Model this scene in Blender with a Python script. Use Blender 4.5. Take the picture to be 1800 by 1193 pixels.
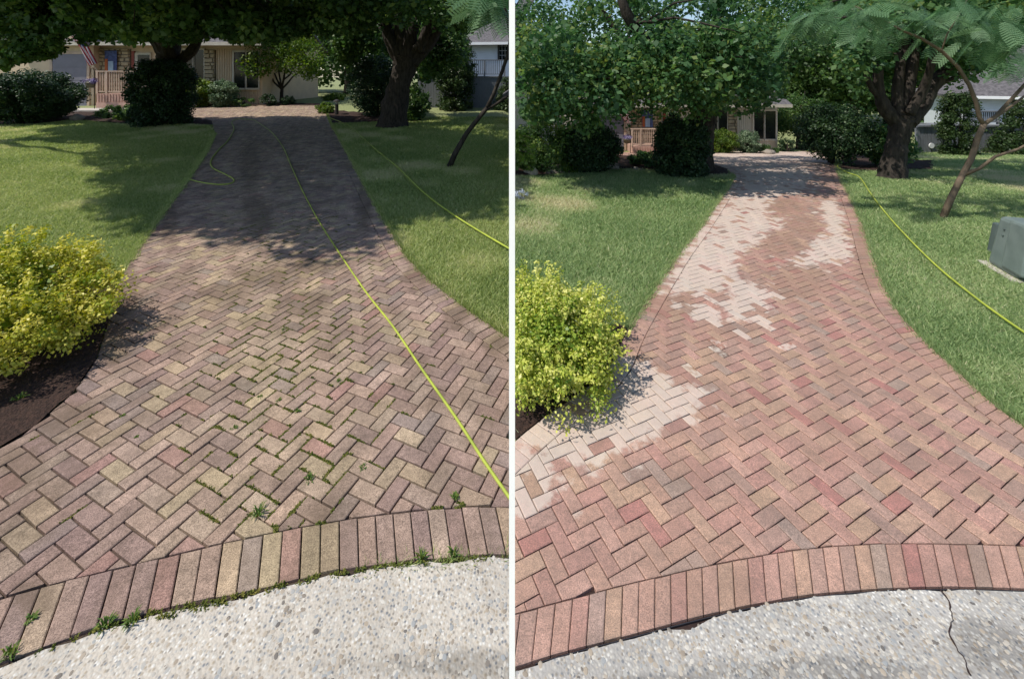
import bpy, math, random
import numpy as np
from mathutils import Vector, Matrix

random.seed(7)
RNG = np.random.default_rng(7)
scene = bpy.context.scene
COL = scene.collection
for o in list(bpy.data.objects):
    bpy.data.objects.remove(o)

# ------------------------------------------------------------------ camera, sky, sun, exposure
IMG_W, IMG_H, F, YH, CAM_H = 1800.0, 1193.0, 740.0, 135.0, 2.25
cam_d = bpy.data.cameras.new('camera')
cam_d.sensor_width = 36.0
cam_d.lens = F / IMG_W * 36.0
cam_d.shift_y = -(IMG_H / 2 - YH) / IMG_W
cam_d.clip_start = 0.05
cam_d.clip_end = 2000
cam = bpy.data.objects.new('camera', cam_d)
COL.objects.link(cam)
cam.location = (0, 0, CAM_H)
cam.rotation_euler = (math.radians(90), 0, 0)
scene.camera = cam

SUN_EL, SUN_AZ = math.radians(58), math.radians(111)      # azimuth to the left of straight ahead
SUN = Vector((-math.sin(SUN_AZ) * math.cos(SUN_EL), math.cos(SUN_AZ) * math.cos(SUN_EL), math.sin(SUN_EL)))
world = bpy.data.worlds.new('World')
scene.world = world
world.use_nodes = True
wn = world.node_tree
sky = wn.nodes.new('ShaderNodeTexSky')
sky.sky_type = 'NISHITA'
sky.sun_disc = False
sky.sun_elevation = SUN_EL
sky.sun_rotation = math.atan2(SUN.x, SUN.y)
sky.air_density = 1.0
sky.dust_density = 0.6
wn.nodes['Background'].inputs['Strength'].default_value = 0.12
wn.links.new(sky.outputs['Color'], wn.nodes['Background'].inputs['Color'])
sun_d = bpy.data.lights.new('sun', 'SUN')
sun_d.energy = 3.9
sun_d.angle = math.radians(0.6)
sun_d.color = (1.0, 0.95, 0.87)
sun = bpy.data.objects.new('sun', sun_d)
COL.objects.link(sun)
sun.location = (-20, 0, 30)
sun.rotation_euler = SUN.to_track_quat('Z', 'Y').to_euler()
scene.view_settings.view_transform = 'Standard'
scene.view_settings.look = 'None'
scene.view_settings.gamma = 1
scene.view_settings.exposure = 0.25
scene.cycles.max_bounces = 6
scene.cycles.transparent_max_bounces = 4
scene.cycles.use_adaptive_sampling = True
scene.cycles.adaptive_threshold = 0.02

# ------------------------------------------------------------------ terrain and pixel helpers
def smooth(t):
    t = np.clip(t, 0, 1)
    return t * t * (3 - 2 * t)

def zg(x, y):
    """height of the ground: the left yard climbs a little towards its house, the right one falls"""
    y = np.asarray(y, float)
    d = np.clip(y, 7.8, 26.0) - 7.8
    g = d * d / (d + 5.2)
    th = np.asarray(x, float) / np.maximum(y, 1.0)
    k = 0.053 + (-0.1356 - 0.053) * smooth((th + 0.02) / 0.10)
    return k * g

def P(px, py, dz=0.0):
    """ground point seen at a photograph pixel"""
    tx, tz = (px - 900.0) / F, (YH - py) / F
    lo, hi = 0.8, 90.0
    for _ in range(50):
        m = (lo + hi) / 2
        if CAM_H + m * tz > zg(tx * m, m):
            lo = m
        else:
            hi = m
    return Vector((tx * lo, lo, float(zg(tx * lo, lo)) + dz))

def W(px, py, y):
    """point at a given distance"""
    return Vector(((px - 900.0) / F * y, y, CAM_H + (YH - py) / F * y))

def proj(v):
    return 900 + v[0] / v[1] * F, YH - (v[2] - CAM_H) / v[1] * F

def pip(xy, poly):
    xy = np.asarray(xy, float)
    inside = np.zeros(len(xy), bool)
    n = len(poly)
    for i in range(n):
        x1, y1 = poly[i][0], poly[i][1]
        x2, y2 = poly[(i + 1) % n][0], poly[(i + 1) % n][1]
        c = ((y1 > xy[:, 1]) != (y2 > xy[:, 1]))
        with np.errstate(divide='ignore', invalid='ignore'):
            xx = (x2 - x1) * (xy[:, 1] - y1) / (y2 - y1) + x1
        inside ^= c & (xy[:, 0] < xx)
    return inside

# ------------------------------------------------------------------ object helpers
def new_obj(name, me, mat=None, parent=None):
    o = bpy.data.objects.new(name, me)
    COL.objects.link(o)
    if mat is not None and me is not None:
        me.materials.append(mat)
    if parent is not None:
        o.parent = parent
    return o

def tag(o, label=None, cat=None, group=None, kind=None):
    if label: o['label'] = label
    if cat: o['category'] = cat
    if group: o['group'] = group
    if kind: o['kind'] = kind
    return o

def empty(name, loc, label, cat, group=None, rotz=0.0):
    o = bpy.data.objects.new(name, None)
    COL.objects.link(o)
    o.location = loc
    o.rotation_euler = (0, 0, rotz)
    o.empty_display_size = 0.2
    return tag(o, label, cat, group)

class MB:
    """collects shapes; build() links them as one mesh object (world coordinates, parent-relative)"""
    def __init__(s):
        s.v, s.f = [], []
    def add(s, vs, fs):
        b = len(s.v)
        s.v += [tuple(v) for v in vs]
        s.f += [tuple(i + b for i in f) for f in fs]
        return s
    def box(s, c, d, rz=0.0):
        cx, cy, cz = c
        hx, hy, hz = d[0] / 2, d[1] / 2, d[2] / 2
        ca, sa = math.cos(rz), math.sin(rz)
        vs = []
        for z in (-hz, hz):
            for x, y in ((-hx, -hy), (hx, -hy), (hx, hy), (-hx, hy)):
                vs.append((cx + x * ca - y * sa, cy + x * sa + y * ca, cz + z))
        return s.add(vs, [(3, 2, 1, 0), (4, 5, 6, 7), (0, 1, 5, 4), (1, 2, 6, 5), (2, 3, 7, 6), (3, 0, 4, 7)])
    def span(s, x0, x1, y0, y1, z0, z1):
        return s.box(((x0 + x1) / 2, (y0 + y1) / 2, (z0 + z1) / 2), (x1 - x0, y1 - y0, z1 - z0))
    def beam(s, a, b, w, h):
        a, b = Vector(a), Vector(b)
        d = (b - a).normalized()
        up = Vector((0, 0, 1)) if abs(d.z) < 0.9 else Vector((0, 1, 0))
        r = d.cross(up).normalized() * w / 2
        u = r.cross(d).normalized() * h / 2
        vs = [p + q for p in (a, b) for q in (-r - u, r - u, r + u, -r + u)]
        return s.add(vs, [(3, 2, 1, 0), (4, 5, 6, 7), (0, 1, 5, 4), (1, 2, 6, 5), (2, 3, 7, 6), (3, 0, 4, 7)])
    def tube(s, pts, rad, sides=8, cap=True):
        pts = [Vector(p) for p in pts]
        n = len(pts)
        if not hasattr(rad, '__len__'): rad = [rad] * n
        rings, prev = [], None
        for i, p in enumerate(pts):
            d = (pts[min(i + 1, n - 1)] - pts[max(i - 1, 0)]).normalized()
            if prev is None:
                a = Vector((1, 0, 0)) if abs(d.x) < 0.8 else Vector((0, 1, 0))
                r = d.cross(a).normalized()
            else:
                r = (prev - d * prev.dot(d)).normalized()
            prev = r
            u = d.cross(r)
            rings.append([p + (r * math.cos(t) + u * math.sin(t)) * rad[i] for t in [2 * math.pi * k / sides for k in range(sides)]])
        vs = [v for ring in rings for v in ring]
        fs = []
        for i in range(n - 1):
            for k in range(sides):
                a, b = i * sides + k, i * sides + (k + 1) % sides
                fs.append((a, b, b + sides, a + sides))
        if cap:
            fs.append(tuple(range(sides))[::-1])
            fs.append(tuple((n - 1) * sides + k for k in range(sides)))
        return s.add(vs, fs)
    def build(s, name, mat, parent=None, smooth_it=False, bevel=0.0):
        me = bpy.data.meshes.new(name)
        off = parent.matrix_basis.translation if parent is not None and parent.parent is None else Vector((0, 0, 0))
        if parent is not None and parent.parent is not None:
            off = parent.parent.matrix_basis.translation + parent.matrix_basis.translation
        me.from_pydata([(v[0] - off.x, v[1] - off.y, v[2] - off.z) for v in s.v], [], s.f)
        if smooth_it:
            me.polygons.foreach_set('use_smooth', [True] * len(me.polygons))
        me.update()
        o = new_obj(name, me, mat, parent)
        if bevel:
            m = o.modifiers.new('bevel', 'BEVEL')
            m.width = bevel
            m.segments = 2
            m.limit_method = 'ANGLE'
        return o

def np_mesh(name, verts, fsize, mat, parent=None, attr=None, origin=None, smooth_it=False):
    """a mesh of many loose faces, fsize corners each, from one array"""
    verts = np.asarray(verts, np.float32).reshape(-1, 3)
    if origin is None and parent is not None:
        origin = parent.location if parent.parent is None else parent.parent.location + parent.location
    if origin is not None:
        verts = verts - np.array(origin, np.float32)
    n = len(verts)
    nf = n // fsize
    me = bpy.data.meshes.new(name)
    me.vertices.add(n)
    me.vertices.foreach_set('co', verts.ravel())
    me.loops.add(n)
    me.loops.foreach_set('vertex_index', np.arange(n, dtype=np.int32))
    me.polygons.add(nf)
    me.polygons.foreach_set('loop_start', np.arange(0, n, fsize, dtype=np.int32))
    me.polygons.foreach_set('loop_total', np.full(nf, fsize, np.int32))
    if attr is not None:
        at = me.attributes.new('v', 'FLOAT', 'FACE')
        at.data.foreach_set('value', np.asarray(attr, np.float32))
    me.update(calc_edges=True)
    return new_obj(name, me, mat, parent)

# ------------------------------------------------------------------ materials
def nodes_of(name):
    m = bpy.data.materials.new(name)
    m.use_nodes = True
    nt = m.node_tree
    return m, nt, nt.nodes['Principled BSDF'], nt.nodes.new, nt.links.new

def set_rough(b, r, spec=0.3):
    b.inputs['Roughness'].default_value = r
    b.inputs['Specular IOR Level'].default_value = spec

def mat_simple(name, ca, cb=None, scale=6.0, rough=0.8, bump=0.0, bscale=40.0, spec=0.3, metal=0.0, detail=4.0, stretch=None):
    m, nt, b, N, Lk = nodes_of(name)
    set_rough(b, rough, spec)
    b.inputs['Metallic'].default_value = metal
    cb = cb or tuple(c * 0.75 for c in ca)
    geo = N('ShaderNodeNewGeometry')
    src = geo.outputs['Position']
    if stretch:
        vm = N('ShaderNodeVectorMath'); vm.operation = 'MULTIPLY'
        vm.inputs[1].default_value = stretch
        Lk(src, vm.inputs[0]); src = vm.outputs[0]
    no = N('ShaderNodeTexNoise'); no.inputs['Scale'].default_value = scale; no.inputs['Detail'].default_value = detail
    Lk(src, no.inputs['Vector'])
    r = N('ShaderNodeValToRGB')
    r.color_ramp.elements[0].position, r.color_ramp.elements[1].position = 0.32, 0.68
    r.color_ramp.elements[0].color, r.color_ramp.elements[1].color = (*cb, 1), (*ca, 1)
    Lk(no.outputs['Fac'], r.inputs['Fac']); Lk(r.outputs['Color'], b.inputs['Base Color'])
    if bump:
        n2 = N('ShaderNodeTexNoise'); n2.inputs['Scale'].default_value = bscale; n2.inputs['Detail'].default_value = 6
        Lk(src, n2.inputs['Vector'])
        bp = N('ShaderNodeBump'); bp.inputs['Strength'].default_value = bump; bp.inputs['Distance'].default_value = 0.02
        Lk(n2.outputs['Fac'], bp.inputs['Height']); Lk(bp.outputs['Normal'], b.inputs['Normal'])
    return m

def mat_leaf(name, cols, trans=0.35, rough=0.5, spec=0.35):
    """leaf colours run over the per-leaf value v"""
    m, nt, b, N, Lk = nodes_of(name)
    set_rough(b, rough, spec)
    at = N('ShaderNodeAttribute'); at.attribute_name = 'v'
    r = N('ShaderNodeValToRGB')
    cr = r.color_ramp
    while len(cr.elements) < len(cols): cr.elements.new(0.5)
    for i, c in enumerate(cols):
        cr.elements[i].position = i / (len(cols) - 1)
        cr.elements[i].color = (*c, 1)
    Lk(at.outputs['Fac'], r.inputs['Fac']); Lk(r.outputs['Color'], b.inputs['Base Color'])
    t = N('ShaderNodeBsdfTranslucent')
    hs = N('ShaderNodeHueSaturation'); hs.inputs['Saturation'].default_value = 1.15; hs.inputs['Value'].default_value = 1.3
    Lk(r.outputs['Color'], hs.inputs['Color']); Lk(hs.outputs['Color'], t.inputs['Color'])
    mx = N('ShaderNodeMixShader'); mx.inputs['Fac'].default_value = trans
    out = nt.nodes['Material Output']
    Lk(b.outputs[0], mx.inputs[1]); Lk(t.outputs[0], mx.inputs[2]); Lk(mx.outputs[0], out.inputs['Surface'])
    return m

def math_node(nt, op, a, b=None, clamp=False):
    n = nt.nodes.new('ShaderNodeMath'); n.operation = op; n.use_clamp = clamp
    for i, v in enumerate((a, b)):
        if v is None: continue
        if isinstance(v, (int, float)): n.inputs[i].default_value = v
        else: nt.links.new(v, n.inputs[i])
    return n.outputs[0]

def blob_field(nt, pos, blobs):
    """largest of (1 - elliptical distance) over stains; each has a centre and the two rows that measure it on the ground"""
    out = None
    for c, r1, r2 in blobs:
        s = nt.nodes.new('ShaderNodeVectorMath'); s.operation = 'SUBTRACT'; s.inputs[1].default_value = (c[0], c[1], 0)
        nt.links.new(pos, s.inputs[0])
        cb = nt.nodes.new('ShaderNodeCombineXYZ')
        for k, r in enumerate((r1, r2)):
            d = nt.nodes.new('ShaderNodeVectorMath'); d.operation = 'DOT_PRODUCT'; d.inputs[1].default_value = (r[0], r[1], 0)
            nt.links.new(s.outputs[0], d.inputs[0]); nt.links.new(d.outputs['Value'], cb.inputs[k])
        l = nt.nodes.new('ShaderNodeVectorMath'); l.operation = 'LENGTH'
        nt.links.new(cb.outputs[0], l.inputs[0])
        v = math_node(nt, 'SUBTRACT', 1.0, l.outputs['Value'])
        out = v if out is None else math_node(nt, 'MAXIMUM', out, v)
    return out

def px_blobs(lst):
    res = []
    for cx, cy, rx, ry in lst:
        c = P(cx, cy)
        A = (P(cx + rx, cy) - P(cx - rx, cy)) / 2
        B = (P(cx, cy - ry) - P(cx, cy + ry)) / 2
        m = np.linalg.inv(np.array([[A.x, B.x], [A.y, B.y]]))
        res.append(((c.x, c.y), tuple(m[0]), tuple(m[1])))
    return res

def mat_brick(name, dry=None, wet=None, dirt=None, dirt_col=(0.125, 0.088, 0.058), speck=0.5, grime=0.55):
    m, nt, b, N, Lk = nodes_of(name)
    geo = N('ShaderNodeNewGeometry')
    pos = geo.outputs['Position']
    oi = N('ShaderNodeObjectInfo')
    at = N('ShaderNodeAttribute'); at.attribute_name = 'bc'
    ad = N('ShaderNodeVectorMath'); ad.operation = 'ADD'
    Lk(oi.outputs['Color'], ad.inputs[0]); Lk(at.outputs['Color'], ad.inputs[1])
    col = ad.outputs[0]
    # speckled aggregate face
    n1 = N('ShaderNodeTexNoise'); n1.inputs['Scale'].default_value = 210; n1.inputs['Detail'].default_value = 3
    Lk(pos, n1.inputs['Vector'])
    r1 = N('ShaderNodeValToRGB')
    r1.color_ramp.elements[0].position = 0.30; r1.color_ramp.elements[0].color = (1 - speck, 1 - speck, 1 - speck, 1)
    r1.color_ramp.elements[1].position = 0.72; r1.color_ramp.elements[1].color = (1 + speck * 1.2,) * 3 + (1,)
    Lk(n1.outputs['Fac'], r1.inputs['Fac'])
    mu = N('ShaderNodeVectorMath'); mu.operation = 'MULTIPLY'
    Lk(col, mu.inputs[0]); Lk(r1.outputs['Color'], mu.inputs[1])
    col = mu.outputs[0]
    # broad tone drift
    n2 = N('ShaderNodeTexNoise'); n2.inputs['Scale'].default_value = 5; n2.inputs['Detail'].default_value = 5
    Lk(pos, n2.inputs['Vector'])
    mr = N('ShaderNodeMapRange'); mr.inputs['From Min'].default_value = 0.3; mr.inputs['From Max'].default_value = 0.7
    mr.inputs['To Min'].default_value = 0.74; mr.inputs['To Max'].default_value = 1.18
    Lk(n2.outputs['Fac'], mr.inputs['Value'])
    sc = N('ShaderNodeVectorMath'); sc.operation = 'SCALE'
    Lk(col, sc.inputs[0]); Lk(mr.outputs[0], sc.inputs['Scale'])
    col = sc.outputs[0]
    nb = N('ShaderNodeTexNoise'); nb.inputs['Scale'].default_value = 34; nb.inputs['Detail'].default_value = 5; nb.inputs['Roughness'].default_value = 0.7
    Lk(pos, nb.inputs['Vector'])
    mb_ = N('ShaderNodeMapRange'); mb_.inputs['From Min'].default_value = 0.35; mb_.inputs['From Max'].default_value = 0.62
    mb_.inputs['To Min'].default_value = 0.72; mb_.inputs['To Max'].default_value = 1.06
    Lk(nb.outputs['Fac'], mb_.inputs['Value'])
    sb = N('ShaderNodeVectorMath'); sb.operation = 'SCALE'
    Lk(col, sb.inputs[0]); Lk(mb_.outputs[0], sb.inputs['Scale'])
    col = sb.outputs[0]
    ng = N('ShaderNodeTexNoise'); ng.inputs['Scale'].default_value = 1.7; ng.inputs['Detail'].default_value = 9; ng.inputs['Roughness'].default_value = 0.68
    Lk(pos, ng.inputs['Vector'])
    gm = N('ShaderNodeMapRange'); gm.inputs['From Min'].default_value = 0.47; gm.inputs['From Max'].default_value = 0.66
    gm.inputs['To Max'].default_value = grime
    Lk(ng.outputs['Fac'], gm.inputs['Value'])
    gx2_ = N('ShaderNodeMix'); gx2_.data_type = 'RGBA'
    Lk(gm.outputs[0], gx2_.inputs['Factor']); Lk(col, gx2_.inputs[6]); gx2_.inputs[7].default_value = (*dirt_col, 1)
    col = gx2_.outputs[2]
    n3 = N('ShaderNodeTexNoise'); n3.inputs['Scale'].default_value = 7.0; n3.inputs['Detail'].default_value = 8; n3.inputs['Roughness'].default_value = 0.65
    Lk(pos, n3.inputs['Vector'])
    wob = math_node(nt, 'MULTIPLY', math_node(nt, 'SUBTRACT', n3.outputs['Fac'], 0.5), 2.0)
    rough_in = None
    if dirt:
        f = math_node(nt, 'ADD', blob_field(nt, pos, px_blobs(dirt)), wob)
        f = math_node(nt, 'MULTIPLY', f, 2.2, True)
        f = math_node(nt, 'MULTIPLY', f, 0.5)
        mx = N('ShaderNodeMix'); mx.data_type = 'RGBA'
        Lk(f, mx.inputs['Factor']); Lk(col, mx.inputs[6]); mx.inputs[7].default_value = (*dirt_col, 1)
        col = mx.outputs[2]
    if dry:
        d = math_node(nt, 'ADD', blob_field(nt, pos, px_blobs(dry)), wob)
        if wet:
            w = math_node(nt, 'ADD', blob_field(nt, pos, px_blobs(wet)), math_node(nt, 'MULTIPLY', wob, -0.7))
            d = math_node(nt, 'MINIMUM', d, math_node(nt, 'MULTIPLY', w, -1.0))
        # a few stones dry sooner than their neighbours
        al = math_node(nt, 'FRACT', math_node(nt, 'ADD', at.outputs['Alpha'], oi.outputs['Alpha']))
        d = math_node(nt, 'ADD', d, math_node(nt, 'MULTIPLY', math_node(nt, 'SUBTRACT', al, 0.25), 1.0))
        d = math_node(nt, 'SUBTRACT', d, math_node(nt, 'MULTIPLY', math_node(nt, 'LESS_THAN', al, 0.022), 0.7))
        n5 = N('ShaderNodeTexNoise'); n5.inputs['Scale'].default_value = 26; n5.inputs['Detail'].default_value = 4
        Lk(pos, n5.inputs['Vector'])
        single = math_node(nt, 'ADD', math_node(nt, 'SUBTRACT', al, 0.80), math_node(nt, 'MULTIPLY', math_node(nt, 'SUBTRACT', n5.outputs['Fac'], 0.5), 1.2))
        d = math_node(nt, 'MAXIMUM', d, math_node(nt, 'MULTIPLY', single, math_node(nt, 'GREATER_THAN', al, 0.6)))
        fac = math_node(nt, 'MULTIPLY', math_node(nt, 'ADD', d, 0.06), 3.6, True)
        fac = math_node(nt, 'MULTIPLY', fac, math_node(nt, 'ADD', 0.74, math_node(nt, 'MULTIPLY', n5.outputs['Fac'], 0.36)), True)
        mx = N('ShaderNodeMix'); mx.data_type = 'RGBA'
        pale = N('ShaderNodeMix'); pale.data_type = 'RGBA'
        pale.inputs['Factor'].default_value = 0.66
        Lk(col, pale.inputs[6]); pale.inputs[7].default_value = (0.64, 0.565, 0.485, 1)
        Lk(fac, mx.inputs['Factor']); Lk(col, mx.inputs[6]); Lk(pale.outputs[2], mx.inputs[7])
        col = mx.outputs[2]
        rg = N('ShaderNodeMapRange'); rg.inputs['To Min'].default_value = 0.55; rg.inputs['To Max'].default_value = 0.9
        Lk(fac, rg.inputs['Value']); rough_in = rg.outputs[0]
    Lk(col, b.inputs['Base Color'])
    set_rough(b, 0.85, 0.25)
    if rough_in is not None: Lk(rough_in, b.inputs['Roughness'])
    bp = N('ShaderNodeBump'); bp.inputs['Strength'].default_value = 0.35; bp.inputs['Distance'].default_value = 0.006
    Lk(n1.outputs['Fac'], bp.inputs['Height']); Lk(bp.outputs['Normal'], b.inputs['Normal'])
    return m

def mat_concrete(name, base, dark_blob=None):
    m, nt, b, N, Lk = nodes_of(name)
    geo = N('ShaderNodeNewGeometry'); pos = geo.outputs['Position']
    vo = N('ShaderNodeTexVoronoi'); vo.inputs['Scale'].default_value = 85; vo.inputs['Randomness'].default_value = 1
    Lk(pos, vo.inputs['Vector'])
    r = N('ShaderNodeValToRGB'); cr = r.color_ramp
    cr.interpolation = 'CONSTANT'
    cols = [(0.30, 0.27, 0.23), (0.46, 0.44, 0.40), (0.58, 0.55, 0.48), (0.40, 0.34, 0.26), (0.66, 0.64, 0.59), (0.22, 0.23, 0.24), (0.52, 0.49, 0.43)]
    while len(cr.elements) < len(cols): cr.elements.new(0.5)
    for i, c in enumerate(cols):
        cr.elements[i].position = i / len(cols); cr.elements[i].color = (*c, 1)
    sp = N('ShaderNodeSeparateColor'); Lk(vo.outputs['Color'], sp.inputs[0]); Lk(sp.outputs[0], r.inputs['Fac'])
    e = N('ShaderNodeMapRange'); e.inputs['From Min'].default_value = 0.25; e.inputs['From Max'].default_value = 0.62
    Lk(vo.outputs['Distance'], e.inputs['Value'])
    mx = N('ShaderNodeMix'); mx.data_type = 'RGBA'
    Lk(e.outputs[0], mx.inputs['Factor']); Lk(r.outputs['Color'], mx.inputs[6]); mx.inputs[7].default_value = (*base, 1)
    n = N('ShaderNodeTexNoise'); n.inputs['Scale'].default_value = 3.0; n.inputs['Detail'].default_value = 8; Lk(pos, n.inputs['Vector'])
    mr = N('ShaderNodeMapRange'); mr.inputs['From Min'].default_value = 0.3; mr.inputs['From Max'].default_value = 0.7
    mr.inputs['To Min'].default_value = 0.78; mr.inputs['To Max'].default_value = 1.1
    Lk(n.outputs['Fac'], mr.inputs['Value'])
    fac = mr.outputs[0]
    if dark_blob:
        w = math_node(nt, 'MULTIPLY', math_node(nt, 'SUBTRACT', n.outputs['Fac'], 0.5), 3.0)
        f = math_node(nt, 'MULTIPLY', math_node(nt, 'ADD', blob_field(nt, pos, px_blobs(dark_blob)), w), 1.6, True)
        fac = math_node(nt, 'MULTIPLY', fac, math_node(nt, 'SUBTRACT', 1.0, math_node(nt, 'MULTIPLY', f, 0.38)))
    sc = N('ShaderNodeVectorMath'); sc.operation = 'SCALE'; Lk(mx.outputs[2], sc.inputs[0]); Lk(fac, sc.inputs['Scale'])
    Lk(sc.outputs[0], b.inputs['Base Color'])
    set_rough(b, 0.9, 0.2)
    bp = N('ShaderNodeBump'); bp.inputs['Strength'].default_value = 0.5; bp.inputs['Distance'].default_value = 0.006; bp.invert = True
    Lk(vo.outputs['Distance'], bp.inputs['Height']); Lk(bp.outputs['Normal'], b.inputs['Normal'])
    return m

def mat_vcol(name, rough=0.85, spec=0.25):
    """colour from the per-face value ramp, greys and tans of river pebbles"""
    return mat_leaf(name, [(0.14, 0.13, 0.12), (0.36, 0.30, 0.23), (0.44, 0.41, 0.36), (0.30, 0.31, 0.31), (0.52, 0.48, 0.41), (0.38, 0.32, 0.25), (0.56, 0.53, 0.47)], 0.0, rough, spec)

M = {}
M['lawn'] = mat_simple('lawn_soil', (0.27, 0.29, 0.13), (0.18, 0.205, 0.085), 14, 0.95, 0.6, 60)
M['sand'] = mat_simple('joint_sand', (0.085, 0.062, 0.045), (0.040, 0.030, 0.024), 30, 0.95, 0.5, 120)
M['joint'] = mat_simple('dark_joint', (0.050, 0.030, 0.026), (0.028, 0.018, 0.016), 30, 0.95, 0.4, 120)
M['mulch'] = mat_simple('mulch', (0.065, 0.036, 0.026), (0.025, 0.015, 0.012), 45, 0.95, 1.0, 70)
M['plastic'] = mat_simple('black_edging', (0.035, 0.034, 0.040), None, 20, 0.5)
M['bark'] = mat_simple('maple_bark', (0.062, 0.050, 0.040), (0.020, 0.016, 0.013), 16, 0.9, 1.0, 40, stretch=(1, 1, 0.25))
M['bark_light'] = mat_simple('young_bark', (0.17, 0.125, 0.085), (0.10, 0.075, 0.05), 12, 0.8, 0.5, 60, stretch=(1, 1, 0.3))
M['maple'] = mat_leaf('maple_leaf', [(0.040, 0.085, 0.028), (0.065, 0.13, 0.040), (0.11, 0.185, 0.050), (0.20, 0.27, 0.07)], 0.45)
M['maple_right'] = mat_leaf('maple_leaf_right', [(0.040, 0.100, 0.040), (0.070, 0.155, 0.056), (0.115, 0.21, 0.066), (0.22, 0.27, 0.07)], 0.42)
M['wood'] = mat_leaf('far_leaf', [(0.035, 0.080, 0.025), (0.065, 0.125, 0.035), (0.11, 0.18, 0.045)], 0.4)
M['bright'] = mat_leaf('bright_leaf', [(0.06, 0.12, 0.02), (0.12, 0.19, 0.03), (0.22, 0.27, 0.045)], 0.45)
M['ornamental'] = mat_leaf('ornamental_leaf', [(0.035, 0.085, 0.022), (0.065, 0.13, 0.03), (0.12, 0.18, 0.04)], 0.4)
M['yew'] = mat_leaf('yew_leaf', [(0.016, 0.040, 0.016), (0.028, 0.064, 0.022), (0.055, 0.10, 0.030)], 0.2)
M['thuja'] = mat_leaf('thuja_leaf', [(0.020, 0.045, 0.012), (0.040, 0.075, 0.018), (0.075, 0.11, 0.03)], 0.2)
M['pale'] = mat_leaf('pale_leaf', [(0.08, 0.14, 0.07), (0.15, 0.22, 0.12), (0.30, 0.37, 0.24)], 0.3)
M['euonymus'] = mat_leaf('yellow_leaf', [(0.14, 0.22, 0.02), (0.36, 0.40, 0.04), (0.62, 0.58, 0.09), (0.78, 0.70, 0.20)], 0.3, 0.45)
M['euonymus_right'] = mat_leaf('yellow_green_leaf', [(0.15, 0.25, 0.03), (0.36, 0.44, 0.06), (0.58, 0.60, 0.12), (0.76, 0.74, 0.26)], 0.3, 0.45)
M['mimosa'] = mat_leaf('mimosa_leaf', [(0.07, 0.15, 0.065), (0.13, 0.245, 0.12), (0.23, 0.36, 0.19)], 0.4)
M['grass_left'] = mat_leaf('grass_blade_left', [(0.20, 0.275, 0.085), (0.35, 0.42, 0.14), (0.50, 0.53, 0.23), (0.64, 0.60, 0.34)], 0.4, 0.6)
M['grass_right'] = mat_leaf('grass_blade_right', [(0.17, 0.26, 0.10), (0.30, 0.41, 0.165), (0.45, 0.51, 0.25), (0.62, 0.58, 0.37)], 0.4, 0.6)
M['weed'] = mat_leaf('weed_leaf', [(0.06, 0.13, 0.03), (0.12, 0.20, 0.04), (0.26, 0.26, 0.05)], 0.3, 0.6)
M['moss'] = mat_leaf('moss_leaf', [(0.05, 0.07, 0.012), (0.12, 0.14, 0.02), (0.24, 0.21, 0.05)], 0.1, 0.9)
M['flower'] = mat_leaf('white_flower', [(0.55, 0.60, 0.68), (0.75, 0.78, 0.82)], 0.3, 0.7)
M['purple'] = mat_leaf('purple_flower', [(0.05, 0.03, 0.10), (0.20, 0.15, 0.35), (0.6, 0.6, 0.65)], 0.3, 0.7)
M['pebble'] = mat_vcol('pebble')
M['hose'] = mat_simple('hose_green', (0.44, 0.50, 0.06), (0.30, 0.36, 0.05), 8, 0.5, spec=0.5)
M['cream'] = mat_simple('cream_siding', (0.70, 0.54, 0.38), (0.62, 0.48, 0.34), 2, 0.8, 0.15, 30)
M['cream_right'] = mat_simple('cream_siding_right', (0.66, 0.60, 0.50), (0.60, 0.54, 0.45), 2, 0.8, 0.15, 30)
M['trim'] = mat_simple('tan_trim', (0.62, 0.46, 0.35), None, 3, 0.7)
M['pinkwood'] = mat_simple('painted_deck', (0.55, 0.36, 0.29), (0.46, 0.29, 0.23), 6, 0.7)
M['greydoor'] = mat_simple('grey_door', (0.22, 0.21, 0.25), (0.19, 0.18, 0.22), 2, 0.6)
M['stone'] = mat_simple('facade_stone', (0.50, 0.40, 0.26), (0.34, 0.27, 0.18), 5, 0.9, 0.5, 30)
M['mortar'] = mat_simple('mortar', (0.22, 0.18, 0.13), None, 10, 0.95)
M['glass'] = mat_simple('dark_glass', (0.012, 0.016, 0.016), (0.006, 0.008, 0.008), 2, 0.12, spec=0.35)
M['frame'] = mat_simple('pale_frame', (0.66, 0.60, 0.50), None, 3, 0.6)
M['red'] = mat_simple('red_trim', (0.30, 0.07, 0.05), None, 3, 0.6)
M['shingle'] = mat_simple('grey_shingle', (0.16, 0.15, 0.155), (0.075, 0.07, 0.075), 9, 0.95, 0.6, 40)
M['white_siding'] = mat_simple('white_siding', (0.72, 0.76, 0.80), (0.66, 0.70, 0.74), 3, 0.6)
M['white_paint'] = mat_simple('white_paint', (0.84, 0.84, 0.84), (0.80, 0.80, 0.80), 4, 0.6)
M['greywood'] = mat_simple('grey_wood', (0.21, 0.22, 0.235), (0.15, 0.16, 0.17), 8, 0.85, 0.3, 30, stretch=(6, 6, 0.5))
M['dark_metal'] = mat_simple('dark_metal', (0.04, 0.035, 0.03), None, 10, 0.5)
M['util_green'] = mat_simple('utility_green', (0.165, 0.205, 0.190), (0.125, 0.16, 0.150), 7, 0.45, 0.1, 60, spec=0.45)
M['util_dark'] = mat_simple('utility_grey', (0.10, 0.13, 0.125), None, 7, 0.5)
M['rock'] = mat_simple('field_stone', (0.36, 0.31, 0.26), (0.20, 0.17, 0.14), 7, 0.9, 0.8, 20)
M['slab'] = mat_simple('pale_concrete', (0.52, 0.47, 0.42), (0.42, 0.38, 0.34), 5, 0.9, 0.2, 40)
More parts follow.
